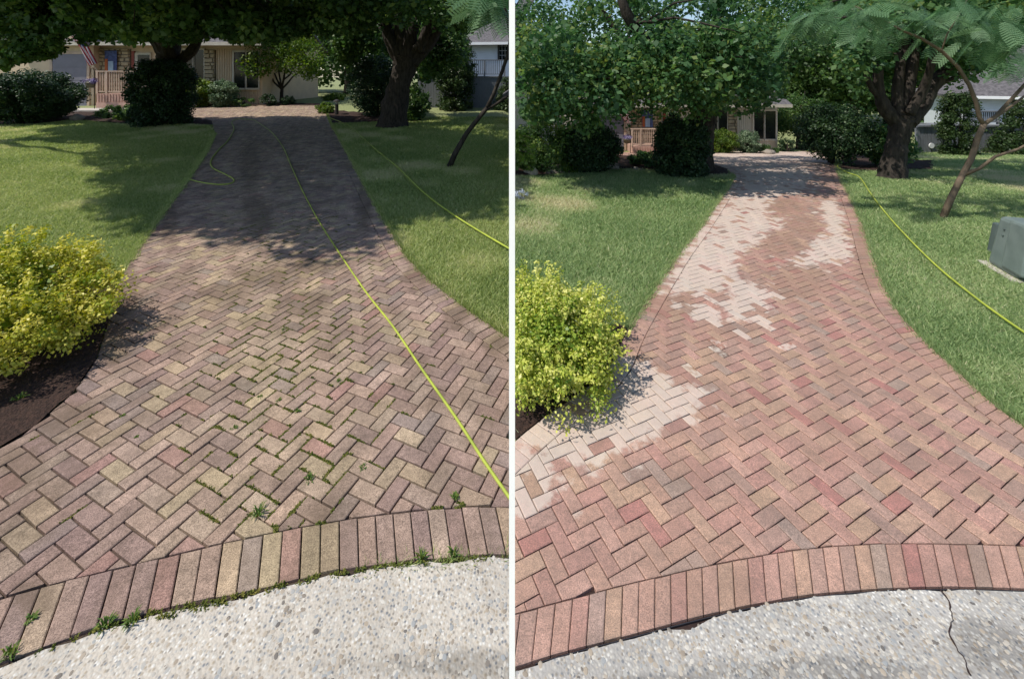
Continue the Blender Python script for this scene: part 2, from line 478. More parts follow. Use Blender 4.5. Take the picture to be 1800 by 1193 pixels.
M['flag_red'] = mat_simple('flag_red', (0.36, 0.04, 0.05), None, 5, 0.8)
M['flag_white'] = mat_simple('flag_white', (0.70, 0.66, 0.64), None, 5, 0.8)
M['flag_blue'] = mat_simple('flag_blue', (0.025, 0.03, 0.11), None, 5, 0.8)
M['ban_blue'] = mat_simple('banner_blue', (0.10, 0.14, 0.30), (0.04, 0.05, 0.14), 6, 0.8)
M['ban_pale'] = mat_simple('banner_pale', (0.40, 0.52, 0.65), (0.30, 0.40, 0.55), 6, 0.8)
M['ban_orange'] = mat_simple('banner_orange', (0.50, 0.14, 0.05), None, 6, 0.8)
M['pot'] = mat_simple('basket_pot', (0.16, 0.15, 0.10), None, 6, 0.8)

SIDES = {
    'L': dict(where='weedy driveway', house_y=P(300, 185).y, sgn=-1),
    'R': dict(where='washed driveway', house_y=P(1300, 267).y, sgn=1),
}

# ------------------------------------------------------------------ leaf clouds
def unit(v):
    return v / np.maximum(np.linalg.norm(v, axis=-1, keepdims=True), 1e-9)

def kites(pos, nrm, size, aspect=0.6):
    """a small four-cornered leaf at each position, facing nrm; returns (n,4,3)"""
    n = len(pos)
    t = unit(np.cross(nrm, RNG.normal(size=(n, 3))))
    s = np.cross(nrm, t)
    size = np.broadcast_to(np.asarray(size, float), (n,))[:, None]
    a = pos - t * size * 0.5
    c = pos + t * size * 0.5
    mid = pos + t * size * 0.08 + nrm * size * 0.10
    return np.stack([a, mid + s * size * aspect * 0.5, c, mid - s * size * aspect * 0.5], 1)

def cloud(centres, radius, per, leaf, up=0.5, flat=0.8, shell=0.45, aspect=0.7, bias=0.0):
    """leaves spread through clumps; returns verts (n,4,3) and a value per leaf"""
    centres = np.asarray(centres, float)
    nc = len(centres)
    radius = np.broadcast_to(np.asarray(radius, float), (nc,))
    d = unit(RNG.normal(size=(nc, per, 3)))
    rr = RNG.random((nc, per, 1)) ** shell
    off = d * rr * radius[:, None, None]
    off[..., 2] *= flat
    pos = centres[:, None, :] + off
    nr = unit(d * 0.6 + np.array([0, 0, up]) + RNG.normal(size=(nc, per, 3)) * 0.55)
    tone = RNG.normal(0, 0.20, size=(nc, 1)) + RNG.normal(0, 0.20, size=(nc, per)) + 0.42 + bias
    sz = leaf * (0.6 + 0.7 * RNG.random(nc * per)) * np.repeat(RNG.uniform(0.75, 1.3, nc), per)
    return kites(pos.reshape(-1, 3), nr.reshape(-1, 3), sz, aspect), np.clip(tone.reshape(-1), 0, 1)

def keep_side(q, v, sgn, margin=0.012):
    """the two yards end at the line between them"""
    c = q.mean(1)
    k = c[:, 0] * sgn > margin + 0.5 * np.abs(q[:, :, 0] - c[:, None, 0]).max(1)
    return q[k], v[k]

def foliage(name, q, v, mat, parent, sgn=None):
    if sgn is not None: q, v = keep_side(q, v, sgn)
    o = np_mesh(name, q.reshape(-1, 3), 4, mat, parent, v)
    return o

def limb_path(a, b, n=6, sag=0.0, wob=0.12):
    a, b = Vector(a), Vector(b)
    L = (b - a).length
    pts = []
    for i in range(n + 1):
        t = i / n
        p = a.lerp(b, t)
        p.z += sag * L * math.sin(math.pi * t)
        if 0 < i < n:
            p += Vector((random.uniform(-1, 1), random.uniform(-1, 1), random.uniform(-1, 1))) * wob * L * 0.3
        pts.append(p)
    return pts

def px_region(poly, n, y0, y1):
    """n points spread over a patch of the view, each at its own distance between y0 and y1"""
    xs = [p[0] for p in poly]; ys = [p[1] for p in poly]
    out = []
    while len(out) < n:
        c = np.stack([RNG.uniform(min(xs), max(xs), 200), RNG.uniform(min(ys), max(ys), 200)], 1)
        c = c[pip(c, poly)]
        for x, y in c:
            out.append(W(x, y, RNG.uniform(y0, y1)))
    return np.array(out[:n])

# =================================================================== SETTING
# ------------------------------------------------------------------ ground
xs = np.concatenate([[-500, -250, -120, -75], np.linspace(-48, 48, 241), [75, 120, 250, 500]])
ys = np.concatenate([[-200, -80, -30, -10], np.linspace(-4, 48, 131), [60, 80, 120, 200, 350, 600]])
gx, gy = np.meshgrid(xs, ys)
gz = zg(gx, gy)
gv = np.stack([gx, gy, gz], -1).reshape(-1, 3)
nx, ny = len(xs), len(ys)
gf = [(j * nx + i, j * nx + i + 1, (j + 1) * nx + i + 1, (j + 1) * nx + i) for j in range(ny - 1) for i in range(nx - 1)]
me = bpy.data.meshes.new('ground')
me.from_pydata(gv.tolist(), [], gf)
tag(new_obj('ground', me, M['lawn']), 'mown lawn ground around both brick driveways', kind='structure')

# ------------------------------------------------------------------ outlines (from the photograph, laid on the ground)
def G(lst): return [P(x, y) for x, y in lst]
EDGE = {
 'L': dict(
  left=[(-420, 1000), (-150, 875), (0, 795), (60, 755), (125, 700), (168, 640), (190, 570), (203, 515), (225, 468), (250, 430), (290, 372), (330, 318), (362, 270), (378, 236), (372, 217), (335, 205), (255, 197)],
  top=[(255, 187), (420, 186), (575, 187)],
  right=[(574, 200), (583, 222), (600, 250), (632, 310), (672, 385), (718, 460), (765, 505), (830, 555), (885, 592), (960, 640)],
  inner=[(960, 903), (895, 899), (800, 899), (667, 912), (580, 926), (472, 947), (395, 963), (265, 994), (180, 1015), (27, 1053), (-120, 1100), (-420, 1200)],
  outer=[(985, 988), (895, 983), (840, 983), (760, 991), (650, 1002), (540, 1022), (440, 1050), (410, 1054), (265, 1083), (180, 1110), (30, 1165), (-120, 1222), (-560, 1395)]),
 'R': dict(
  left=[(850, 832), (905, 782), (960, 737), (1030, 690), (1075, 645), (1103, 585), (1150, 512), (1190, 452), (1230, 402), (1265, 352), (1284, 324), (1289, 310), (1279, 299), (1250, 288), (1208, 281), (1150, 277), (1060, 275)],
  top=[(1060, 269), (1250, 268), (1470, 267)],
  right=[(1473, 272), (1470, 285), (1473, 300), (1481, 320), (1496, 350), (1517, 400), (1530, 440), (1547, 490), (1575, 550), (1620, 600), (1680, 655), (1740, 715), (1800, 757), (1950, 850), (2100, 925)],
  inner=[(2100, 990), (1950, 977), (1800, 968), (1640, 964), (1530, 965), (1420, 972), (1340, 985), (1235, 1005), (1130, 1030), (1050, 1050), (920, 1085), (850, 1105)],
  outer=[(2140, 1074), (1950, 1053), (1800, 1043), (1680, 1040), (1560, 1042), (1430, 1052), (1340, 1068), (1240, 1090), (1110, 1125), (975, 1160), (905, 1182), (835, 1209)]),
}
BEDS = {
 'L': [[(-420, 1000), (-150, 875), (0, 795), (60, 755), (125, 700), (168, 640), (190, 570), (205, 505), (150, 480), (0, 440), (-400, 440)],
       [(-300, 224), (60, 220), (130, 212), (240, 221), (330, 219), (374, 222), (372, 214), (335, 205), (255, 196), (100, 196), (-300, 200)],
       [(270, 187), (420, 186), (575, 187), (575, 183), (420, 181), (270, 181)],
       [(574, 200), (583, 219), (640, 216), (740, 214), (740, 205), (580, 195)]],
 'R': [[(850, 832), (905, 782), (960, 737), (1030, 690), (1075, 645), (1103, 585), (1085, 575), (1000, 600), (860, 640)],
       [(860, 316), (1000, 306), (1080, 299), (1130, 299), (1200, 308), (1286, 309), (1279, 299), (1250, 288), (1208, 281), (1150, 277), (1060, 274), (860, 285)],
       [(1210, 268), (1340, 267.5), (1475, 266), (1475, 261), (1340, 263), (1210, 263)],
       [(1472, 275), (1470, 285), (1473, 300), (1540, 303), (1640, 300), (1640, 285), (1480, 272)]],
}

def resample(pts, step):
    out = [pts[0]]
    for a, b in zip(pts, pts[1:]):
        n = max(1, int(math.ceil((b - a).length / step)))
        for i in range(1, n + 1):
            out.append(a.lerp(b, i / n))
    return out

def smooth_line(pts, step=0.12, it=3):
    p = resample([Vector((q.x, q.y, 0)) for q in pts], step)
    for _ in range(it):
        p = [p[0]] + [(p[i - 1] + p[i] * 2 + p[i + 1]) / 4 for i in range(1, len(p) - 1)] + [p[-1]]
    return p

def offset_line(pts, d):
    """moves a polyline d to its left"""
    out = []
    for i, p in enumerate(pts):
        t = (pts[min(i + 1, len(pts) - 1)] - pts[max(i - 1, 0)]).normalized()
        out.append(p + Vector((-t.y, t.x, 0)) * d)
    return out

def area2(p):
    return sum(p[i][0] * p[(i + 1) % len(p)][1] - p[(i + 1) % len(p)][0] * p[i][1] for i in range(len(p)))

def clip_half(poly, px_, py_, nx_, ny_):
    """keeps the side of the line through p that the normal n points to"""
    out = []
    n = len(poly)
    for i in range(n):
        a, b = poly[i], poly[(i + 1) % n]
        da = (a[0] - px_) * nx_ + (a[1] - py_) * ny_
        db = (b[0] - px_) * nx_ + (b[1] - py_) * ny_
        if da >= 0: out.append(a)
        if (da >= 0) != (db >= 0):
            t = da / (da - db)
            out.append((a[0] + (b[0] - a[0]) * t, a[1] + (b[1] - a[1]) * t))
    return out

def inset(poly, d):
    n = len(poly)
    lines = []
    for i in range(n):
        a, b = poly[i], poly[(i + 1) % n]
        L = math.hypot(b[0] - a[0], b[1] - a[1])
        if L < 1e-6: continue
        nx_, ny_ = -(b[1] - a[1]) / L, (b[0] - a[0]) / L
        lines.append((a[0] + nx_ * d, a[1] + ny_ * d, nx_, ny_))
    res = list(poly)
    for l in lines:
        res = clip_half(res, *l)
        if len(res) < 3: return None
    cl = []
    for p in res:
        if not cl or math.hypot(p[0] - cl[-1][0], p[1] - cl[-1][1]) > 0.002: cl.append(p)
    if len(cl) > 2 and math.hypot(cl[0][0] - cl[-1][0], cl[0][1] - cl[-1][1]) <= 0.002: cl.pop()
    return cl if len(cl) >= 3 else None

def prism(poly, top, low, cham):
    """a paver standing on its outline: chamfered top edges"""
    t = inset(poly, cham)
    if t is None or len(t) != len(poly): t = None
    n = len(poly)
    vs = [(x, y, low) for x, y in poly] + [(x, y, top - cham * 0.8) for x, y in poly]
    fs = [(i, (i + 1) % n, n + (i + 1) % n, n + i) for i in range(n)]
    if t:
        vs += [(x, y, top) for x, y in t]
        fs += [(n + i, n + (i + 1) % n, 2 * n + (i + 1) % n, 2 * n + i) for i in range(n)]
        fs.append(tuple(2 * n + i for i in range(n)))
    else:
        fs.append(tuple(n + i for i in range(n)))
    return vs, fs

BRICK_TOP, BRICK_LOW = 0.028, -0.02
PAL = {
 'L': [((0.288, 0.212, 0.160), 4), ((0.268, 0.187, 0.148), 4), ((0.325, 0.245, 0.165), 3), ((0.240, 0.168, 0.138), 3), ((0.235, 0.178, 0.148), 1.2), ((0.28, 0.170, 0.140), 0.6), ((0.31, 0.220, 0.170), 3)],
 'R': [((0.335, 0.198, 0.135), 4), ((0.325, 0.172, 0.128), 4), ((0.36, 0.232, 0.145), 3), ((0.29, 0.178, 0.130), 3), ((0.275, 0.195, 0.145), 1.0), ((0.31, 0.125, 0.100), 0.7), ((0.36, 0.212, 0.152), 3)],
}
def pick_col(side, c=None):
    col = random.choices([p[0] for p in PAL[side]], [p[1] for p in PAL[side]])[0]
    k = random.uniform(0.94, 1.07) * (1.20 if side == 'L' else 1.04)
    mid = 0.0
    if side == 'L' and c is not None and c[1] > 1:
        u, v = proj((c[0], c[1], 0.0))
        mid = math.exp(-((u - 480) / 190.0) ** 2) - 0.35      # tanner up the middle, mauve at the sides
    sh = (1 + 0.10 * mid, 1 + 0.13 * mid, 1 + 0.04 * mid)
    if side == 'R': sh = (1.04, 0.97, 1.03)
    return tuple(x * k * random.uniform(0.98, 1.02) * h for x, h in zip(col, sh))
def dryness(side, c):
    """how far a stone has dried: its own random part, and single stones dry in a scatter zone"""
    u = random.random() * 0.5
    if side == 'R' and c[1] > 1:
        px_, py_ = proj((c[0], c[1], float(zg(*c))))
        if 1190 < px_ < 1400 and 520 < py_ < 700 and random.random() < 0.13: u = 0.64 + 0.34 * random.random()
    return u

M['brick_L'] = mat_brick('weathered_brick', dirt=[(470, 490, 80, 38), (440, 285, 22, 50), (452, 375, 34, 40), (560, 470, 60, 16), (400, 520, 60, 26), (540, 540, 50, 30), (195, 600, 40, 70), (110, 745, 80, 45), (30, 830, 70, 45), (225, 500, 25, 60), (730, 490, 30, 30), (800, 560, 30, 25), (870, 615, 30, 25), (640, 360, 16, 60), (300, 400, 18, 50), (60, 1060, 50, 40)])
M['brick_R'] = mat_brick('washed_brick',
    dry=[(1330, 275, 160, 14), (1360, 302, 72, 26), (1345, 345, 72, 40), (1310, 395, 82, 44), (1265, 450, 82, 50), (1225, 500, 62, 40), (1310, 520, 46, 44), (1455, 385, 30, 30), (1462, 430, 34, 34), (1425, 452, 40, 20), (1240, 560, 30, 14), (1110, 712, 130, 56), (1000, 770, 140, 60), (920, 840, 90, 66), (1110, 660, 46, 30)],
    wet=[(1395, 365, 44, 22), (1412, 400, 40, 24), (1378, 432, 44, 26), (1332, 470, 36, 30), (1230, 528, 50, 12)],
    dirt=[(1180, 540, 60, 30), (1400, 500, 70, 40), (1385, 365, 40, 20), (1410, 400, 40, 24), (1375, 432, 44, 26), (1520, 420, 20, 90), (1080, 670, 60, 30)], dirt_col=(0.22, 0.115, 0.070), grime=0.3)

POLY = {}
def build_driveway(side):
    E = EDGE[side]
    sgn = SIDES[side]['sgn']
    w = 0.092 if side == 'L' else 0.0755                     # paver width with its joint
    joint = 0.0085 if side == 'L' else 0.0045
    ang = math.radians(67 if side == 'L' else 24)
    left, right = smooth_line(G(E['left'])), smooth_line(G(E['right']))
    top = resample([Vector((q.x, q.y, 0)) for q in G(E['top'])], 0.5)
    f_in, f_out = smooth_line(G(E['inner']), 0.1), smooth_line(G(E['outer']), 0.1)
    bl = w * 2.0
    l_in, r_in = (left if side == 'L' else offset_line(left, -bl)), offset_line(right, -bl)
    full = [(p.x, p.y) for p in left + top + right + f_in]
    field = [(p.x, p.y) for p in l_in + top + r_in + f_in]
    if area2(field) > 0: field = field[::-1]                 # clockwise: inside lies to the right
    whole = [(p.x, p.y) for p in left + top + right + f_out]
    POLY[side] = dict(full=full, whole=whole, f_out=f_out, f_in=f_in)
    name = 'driveway'
    lab = ('weedy brown herringbone brick driveway crossed by a yellow hose' if side == 'L'
           else 'red herringbone brick driveway with pale drying patches')
    # the bed of sand below: fine grid cells inside the outline
    mb = MB()
    step = 0.2
    pts = np.array(whole)
    x0, x1, y0, y1 = pts[:, 0].min(), pts[:, 0].max(), pts[:, 1].min(), pts[:, 1].max()
    gxs, gys = np.arange(x0, x1 + step, step), np.arange(y0, y1 + step, step)
    cx, cy = np.meshgrid(gxs + step / 2, gys + step / 2)
    ins = pip(np.stack([cx.ravel(), cy.ravel()], 1), whole).reshape(cx.shape)
    ins &= (cx * sgn > step * 0.5)
    idx = {}
    vs, fs = [], []
    def vid(i, j):
        if (i, j) not in idx:
            x, y = x0 + i * step, y0 + j * step
            x = max(x * sgn, 0.002) * sgn
            idx[(i, j)] = len(vs); vs.append((x, y, float(zg(x, y)) + 0.010))
        return idx[(i, j)]
    for j in range(len(gys)):
        for i in range(len(gxs)):
            if ins[j, i]: fs.append((vid(i, j), vid(i + 1, j), vid(i + 1, j + 1), vid(i, j + 1)))
    mb.add(vs, fs)
    root = mb.build(name, M['sand' if side == 'L' else 'joint'])
    tag(root, lab, kind='structure')
    mat = M['brick_' + side]
    # herringbone
    ca, sa = math.cos(ang), math.sin(ang)
    c0 = np.array([sum(p[0] for p in field) / len(field), sum(p[1] for p in field) / len(field)])
    segs = np.array([(field[i][0], field[i][1], field[(i + 1) % len(field)][0], field[(i + 1) % len(field)][1]) for i in range(len(field))])
    sd = segs[:, 2:] - segs[:, :2]
    sl = np.maximum(np.hypot(sd[:, 0], sd[:, 1]), 1e-9)
    sn = np.stack([sd[:, 1], -sd[:, 0]], 1) / sl[:, None]     # right-hand normal points inward
    fp = np.array(field)
    R = int(max(np.hypot(fp[:, 0] - c0[0], fp[:, 1] - c0[1])) / w) + 4
    cand = []
    for a in range(-R, R + 1):
        for b in range(-R // 2 - 2, R // 2 + 3):
            ox, oy = a + 2 * b, a - 2 * b
            cand.append((ox + 1.0, oy + 0.5, 0)); cand.append((ox + 0.5, oy + 2.0, 1))
    cand = np.array(cand)
    wx = c0[0] + (cand[:, 0] * ca - cand[:, 1] * sa) * w
    wy = c0[1] + (cand[:, 0] * sa + cand[:, 1] * ca) * w
    xy = np.stack([wx, wy], 1)
    lo, hi = fp.min(0) - 0.4, fp.max(0) + 0.4
    k = (xy > lo).all(1) & (xy < hi).all(1)
    xy, typ = xy[k], cand[k][:, 2]
    inside = pip(xy, field)
    bricks = []                                              # (outline, centre, cut, angle)
    diag = w * 1.15
    for (x, y), t, ii in zip(xy, typ, inside):
        rel = np.array([x, y]) - segs[:, :2]
        u = np.clip((rel * sd).sum(1) / (sl * sl), 0, 1)
        dist = np.hypot(rel[:, 0] - u * sd[:, 0], rel[:, 1] - u * sd[:, 1])
        near = np.nonzero(dist < diag)[0]
        if not ii and len(near) == 0: continue
        a_ = ang + (math.pi / 2 if t else 0)
        ca_, sa_ = math.cos(a_), math.sin(a_)
        h1, h2 = w - joint / 2, w / 2 - joint / 2
        poly = [(x + p * h1 * ca_ - q * h2 * sa_, y + p * h1 * sa_ + q * h2 * ca_) for p, q in ((-1, -1), (1, -1), (1, 1), (-1, 1))]
        n0 = 4
        A0 = area2(poly)
        cut = False
        if len(near):
            best = near[np.argsort(dist[near])][:6]
            for s in best:
                q = clip_half(poly, segs[s, 0] + sn[s, 0] * joint / 2, segs[s, 1] + sn[s, 1] * joint / 2, sn[s, 0], sn[s, 1])
                if len(q) < 3: poly = None; break
                poly = q
            if poly is None: continue
        if min(p[0] * sgn for p in poly) < 0.012:
            poly = clip_half(poly, 0.012 * sgn, 0, sgn, 0)
            if len(poly) < 3: continue
        A = area2(poly)
        if A < A0 * 0.05: continue
        cut = A < A0 * 0.999
        bricks.append((poly, (x, y), cut, a_, A))
    # soldier courses: front and both sides
    def course(inn, out, bw):
        res = []
        L = [0]
        for p, q in zip(inn, inn[1:]): L.append(L[-1] + (q - p).length)
        Lo = [0]
        for p, q in zip(out, out[1:]): Lo.append(Lo[-1] + (q - p).length)
        def at(line, LL, f):
            s = f * LL[-1]
            k = min(max(np.searchsorted(LL, s) - 1, 0), len(LL) - 2)
            return line[k].lerp(line[k + 1], (s - LL[k]) / max(LL[k + 1] - LL[k], 1e-9))
        n = max(2, int(round((L[-1] + Lo[-1]) / 2 / bw)))
        for i in range(n):
            a, b = at(inn, L, i / n), at(inn, L, (i + 1) / n)
            c, d = at(out, Lo, (i + 1) / n), at(out, Lo, i / n)
            poly = [(p.x, p.y) for p in (a, b, c, d)]
            if area2(poly) < 0: poly = poly[::-1]
            poly = inset(poly, joint * 0.32)
            if poly is None: continue
            if min(p[0] * sgn for p in poly) < 0.012:
                poly = clip_half(poly, 0.012 * sgn, 0, sgn, 0)
                if len(poly) < 3: continue
            A = area2(poly)
            if A < 1e-4: continue
            cx_, cy_ = sum(p[0] for p in poly) / len(poly), sum(p[1] for p in poly) / len(poly)
            res.append((poly, (cx_, cy_), True, 0, A))
        return res
    edging = course(f_in, f_out, w * (0.92 if side == 'L' else 0.98)) + course(r_in, right, w)
    if side == 'R': edging += course(l_in, left, w)
    def seen(b):
        x, y = b[1]
        if y < 1.2: return 0
        u, v = proj((x, y, float(zg(x, y))))
        ok = (-20 < u < 895 if side == 'L' else 905 < u < 1820) and 0 < v < 1200
        return b[4] / y ** 3 if ok else 0
    shared = None
    def emit(lst, nm, limit):
        nonlocal shared
        lst = sorted(lst, key=seen, reverse=True)
        rest_v, rest_f, rest_c = [], [], []
        for i, (poly, c, cut, a_, A) in enumerate(lst):
            col = pick_col(side, c)
            dry_ = dryness(side, c)
            ground = float(zg(*c))
            gx_ = (float(zg(c[0] + 0.1, c[1])) - float(zg(c[0] - 0.1, c[1]))) / 0.2
            gy_ = (float(zg(c[0], c[1] + 0.1)) - float(zg(c[0], c[1] - 0.1))) / 0.2
            if side == 'L': gx_, gy_ = gx_ + random.gauss(0, 0.016), gy_ + random.gauss(0, 0.016)
            else: gx_, gy_ = gx_ + random.gauss(0, 0.008), gy_ + random.gauss(0, 0.008)
            dz = random.gauss(0, 0.0014 if side == 'L' else 0.0008)
            if i < limit and seen((poly, c, cut, a_, A)) > 0:
                loc = [(x - c[0], y - c[1]) for x, y in poly]
                if not cut:
                    if shared is None:
                        q = [(x * math.cos(-a_) - y * math.sin(-a_), x * math.sin(-a_) + y * math.cos(-a_)) for x, y in loc]
                        vs_, fs_ = prism(q, BRICK_TOP, BRICK_LOW, 0.004)
                        shared = bpy.data.meshes.new(nm)
                        shared.from_pydata(vs_, [], fs_); shared.materials.append(mat)
                    me_, rz = shared, a_ + random.gauss(0, 0.012)
                else:
                    vs_, fs_ = prism(loc, BRICK_TOP, BRICK_LOW, 0.004)
                    me_ = bpy.data.meshes.new(nm); me_.from_pydata(vs_, [], fs_); me_.materials.append(mat); rz = 0
                o = bpy.data.objects.new(nm, me_)
                COL.objects.link(o)
                o.parent = root
                tilt = Matrix.Rotation(math.atan(gy_), 4, 'X') @ Matrix.Rotation(-math.atan(gx_), 4, 'Y')
                o.matrix_local = Matrix.Translation((c[0], c[1], ground + dz)) @ tilt @ Matrix.Rotation(rz, 4, 'Z')
                o.color = (*col, dry_)
            else:
                vs_, fs_ = prism(poly, BRICK_TOP, BRICK_LOW, 0.004)
                b0 = len(rest_v)
                rest_v += [(x, y, z + ground + dz + (x - c[0]) * gx_ + (y - c[1]) * gy_) for x, y, z in vs_]
                rest_f += [tuple(q + b0 for q in f) for f in fs_]
                rest_c += [(*col, dry_)] * len(fs_)
        if rest_f:
            m_ = bpy.data.meshes.new(nm + '_field')
            m_.from_pydata(rest_v, [], rest_f)
            at_ = m_.attributes.new('bc', 'FLOAT_COLOR', 'FACE')
            at_.data.foreach_set('color', np.array(rest_c, np.float32).ravel())
            o = new_obj(nm + '_field', m_, mat, root)
            o.color = (0, 0, 0, 0)
            o['kind'] = 'stuff'
    emit(bricks, 'brick', 300)
    shared = None
    emit(edging, 'edging_brick', 260)
    return root, bricks

DRIVE_L, BR_L = build_driveway('L')
DRIVE_R, BR_R = build_driveway('R')

# ------------------------------------------------------------------ planting beds and pebble aprons
def sheet(name, poly, dz, mat, label=None, cat=None, kind=None, step=0.25, bump=0.0, sgn=None, parent=None, near=None):
    """a sheet that follows the ground inside an outline"""
    poly = [(p[0], p[1]) for p in poly]
    if sgn is not None:
        poly = clip_half(poly, 0.012 * sgn, 0, sgn, 0)
    import mathutils.geometry as mg
    pts = [Vector(p) for p in poly]
    pts = [Vector((a.x, a.y)) for a in pts]
    dense = []
    for a, b in zip(pts, pts[1:] + pts[:1]):
        n = max(1, int((b - a).length / step))
        dense += [a.lerp(b, i / n) for i in range(n)]
    pa = np.array([(p.x, p.y) for p in dense])
    lo, hi = pa.min(0), pa.max(0)
    g = np.stack(np.meshgrid(np.arange(lo[0], hi[0], step), np.arange(lo[1], hi[1], step)), -1).reshape(-1, 2)
    g = g + RNG.uniform(-0.2, 0.2, g.shape) * step
    g = g[pip(g, [tuple(p) for p in dense])]
    allp = dense + [Vector(p) for p in g.tolist()]
    n = len(dense)
    v2, e2, f2, _, _, _ = mg.delaunay_2d_cdt(allp, [(i, (i + 1) % n) for i in range(n)], [], 1, 1e-6)
    vs = [(p.x, p.y, float(zg(p.x, p.y)) + dz + (random.random() * bump if bump else 0)) for p in v2]
    me_ = bpy.data.meshes.new(name)
    me_.from_pydata(vs, [], [tuple(f) for f in f2])
    o = new_obj(name, me_, mat, parent)
    if label or kind: tag(o, label, cat, kind=kind)
    return o

bed_names = {'L': ['brown mulch bed under the yellow bush beside the weedy driveway', 'shaded mulch bed in front of the weedy driveway porch', 'mulch bed below the windows behind the weedy driveway', 'mulch around the big tree right of the weedy driveway'],
             'R': ['dark mulch bed under the bush beside the washed driveway', 'stony mulch bed in front of the washed driveway porch', 'mulch bed below the windows behind the washed driveway', 'mulch around the big tree right of the washed driveway']}
BEDW = {}
for sd_ in 'LR':
    BEDW[sd_] = []
    for i, b in enumerate(BEDS[sd_]):
        g = G(b)
        BEDW[sd_].append([(p.x, p.y) for p in g])
        st = 0.08 if i == 0 else 0.3
        sheet('planting_bed', g, 0.014, M['mulch'], bed_names[sd_][i], kind='structure', step=st, bump=0.03 if i == 0 else 0.05, sgn=SIDES[sd_]['sgn'])

M['apron_L'] = mat_concrete('pebble_concrete_pale', (0.52, 0.47, 0.40), [(760, 1180, 260, 40), (420, 1230, 200, 40)])  # paler, warmer concrete tone with darker patches
M['apron_R'] = mat_concrete('pebble_concrete_grey', (0.40, 0.38, 0.35), [(1500, 1195, 320, 40), (1150, 1215, 180, 30), (1760, 1150, 120, 60)])  # greyer, darker concrete tone with darker patches
APRON = {}
for sd_ in 'LR':
    sgn = SIDES[sd_]['sgn']
    fo = POLY[sd_]['f_out']
    gap = 0.009 if sd_ == 'L' else 0.009
    line = []
    for i, p in enumerate(fo):
        t = (fo[min(i + 1, len(fo) - 1)] - fo[max(i - 1, 0)]).normalized()
        nrm = Vector((-t.y, t.x, 0))
        if nrm.y > 0: nrm = -nrm
        j = (0.016 if sd_ == 'L' else 0.006) * max(0, math.sin(i * 1.7) * math.sin(i * 0.61 + 1)) + random.random() * (0.010 if sd_ == 'L' else 0.004)
        line.append(p + nrm * (gap + j))
    line = [p for p in line if abs(p.x) < 9]
    if line[0].x * sgn > line[-1].x * sgn: line = line[::-1]
    if sd_ == 'R':
        line = [p - Vector((0, 0.022 * math.exp(-((proj((p.x, p.y, 0))[0] - 1208) / 26.0) ** 2), 0)) for p in line]
    far_x = line[-1].x
    poly = [(p.x, p.y) for p in line] + [(far_x, 0.3), (line[0].x, 0.3)]
    APRON[sd_] = poly
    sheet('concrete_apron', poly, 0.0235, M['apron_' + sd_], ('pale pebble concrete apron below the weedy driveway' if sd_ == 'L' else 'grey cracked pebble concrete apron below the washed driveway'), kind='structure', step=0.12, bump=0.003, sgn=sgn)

def pebbles(side, n, parent_name):
    poly = clip_half(APRON[side], 0.02 * SIDES[side]['sgn'], 0, SIDES[side]['sgn'], 0)
    y = RNG.uniform(1.25, 2.3, n * 4); x = RNG.uniform(-3.0, 3.0, n * 4)
    p = np.stack([x, y], 1)
    p = p[pip(p, poly)][:n]
    n = len(p)
    a = RNG.uniform(0, math.pi, n)
    r1 = 0.0055 + 0.0105 * RNG.random(n) ** 2.3
    r2 = r1 * RNG.uniform(0.55, 0.95, n)
    h = r1 * RNG.uniform(0.08, 0.2, n)
    k = 7
    faces = []
    ring = []
    for i in range(k):
        t = 2 * math.pi * i / k
        dx, dy = np.cos(t) * r1, np.sin(t) * r2
        ring.append((dx * np.cos(a) - dy * np.sin(a), dx * np.sin(a) + dy * np.cos(a)))
    zb = 0.0225 + 0.0 * a
    tris = []
    for i in range(k):
        j = (i + 1) % k
        o1 = np.stack([p[:, 0] + ring[i][0], p[:, 1] + ring[i][1], zb], 1)
        o2 = np.stack([p[:, 0] + ring[j][0], p[:, 1] + ring[j][1], zb], 1)
        i1 = np.stack([p[:, 0] + ring[i][0] * 0.6, p[:, 1] + ring[i][1] * 0.6, zb + h + 0.001], 1)
        i2 = np.stack([p[:, 0] + ring[j][0] * 0.6, p[:, 1] + ring[j][1] * 0.6, zb + h + 0.001], 1)
        c = np.stack([p[:, 0], p[:, 1], zb + h * 1.15 + 0.001], 1)
        tris += [np.stack([o1, o2, i2], 1), np.stack([o1, i2, i1], 1), np.stack([i1, i2, c], 1)]
    q = np.stack(tris, 1)                                   # n, 3k, 3, 3
    v = np.repeat(np.clip(RNG.random(n), 0, 1), 3 * k)
    o = np_mesh('pebbles', q.reshape(-1, 3), 3, M['pebble'], None, v)
    tag(o, 'pebbles set in the %s concrete apron' % ('pale' if side == 'L' else 'grey cracked'), 'pebbles', kind='stuff')
pebbles('L', 7000, None)
pebbles('R', 7000, None)

# soil showing in the gap between the front course and the concrete
for sd_ in 'LR':
    sg = SIDES[sd_]['sgn']
    ln = [p for p in POLY[sd_]['f_out'] if p.x * sg > 0.0 and abs(p.x) < 8]
    if ln[0].x > ln[-1].x: ln = ln[::-1]
    g_ = [(p.x, p.y + 0.03) for p in ln] + [(p.x, p.y - 0.16) for p in ln[::-1]]
    sheet('gap_soil', g_, 0.0125, M['sand' if sd_ == 'L' else 'joint'], 'dark soil in the gap below the %s front course' % ('weedy' if sd_ == 'L' else 'washed'), kind='structure', step=0.1, sgn=sg)
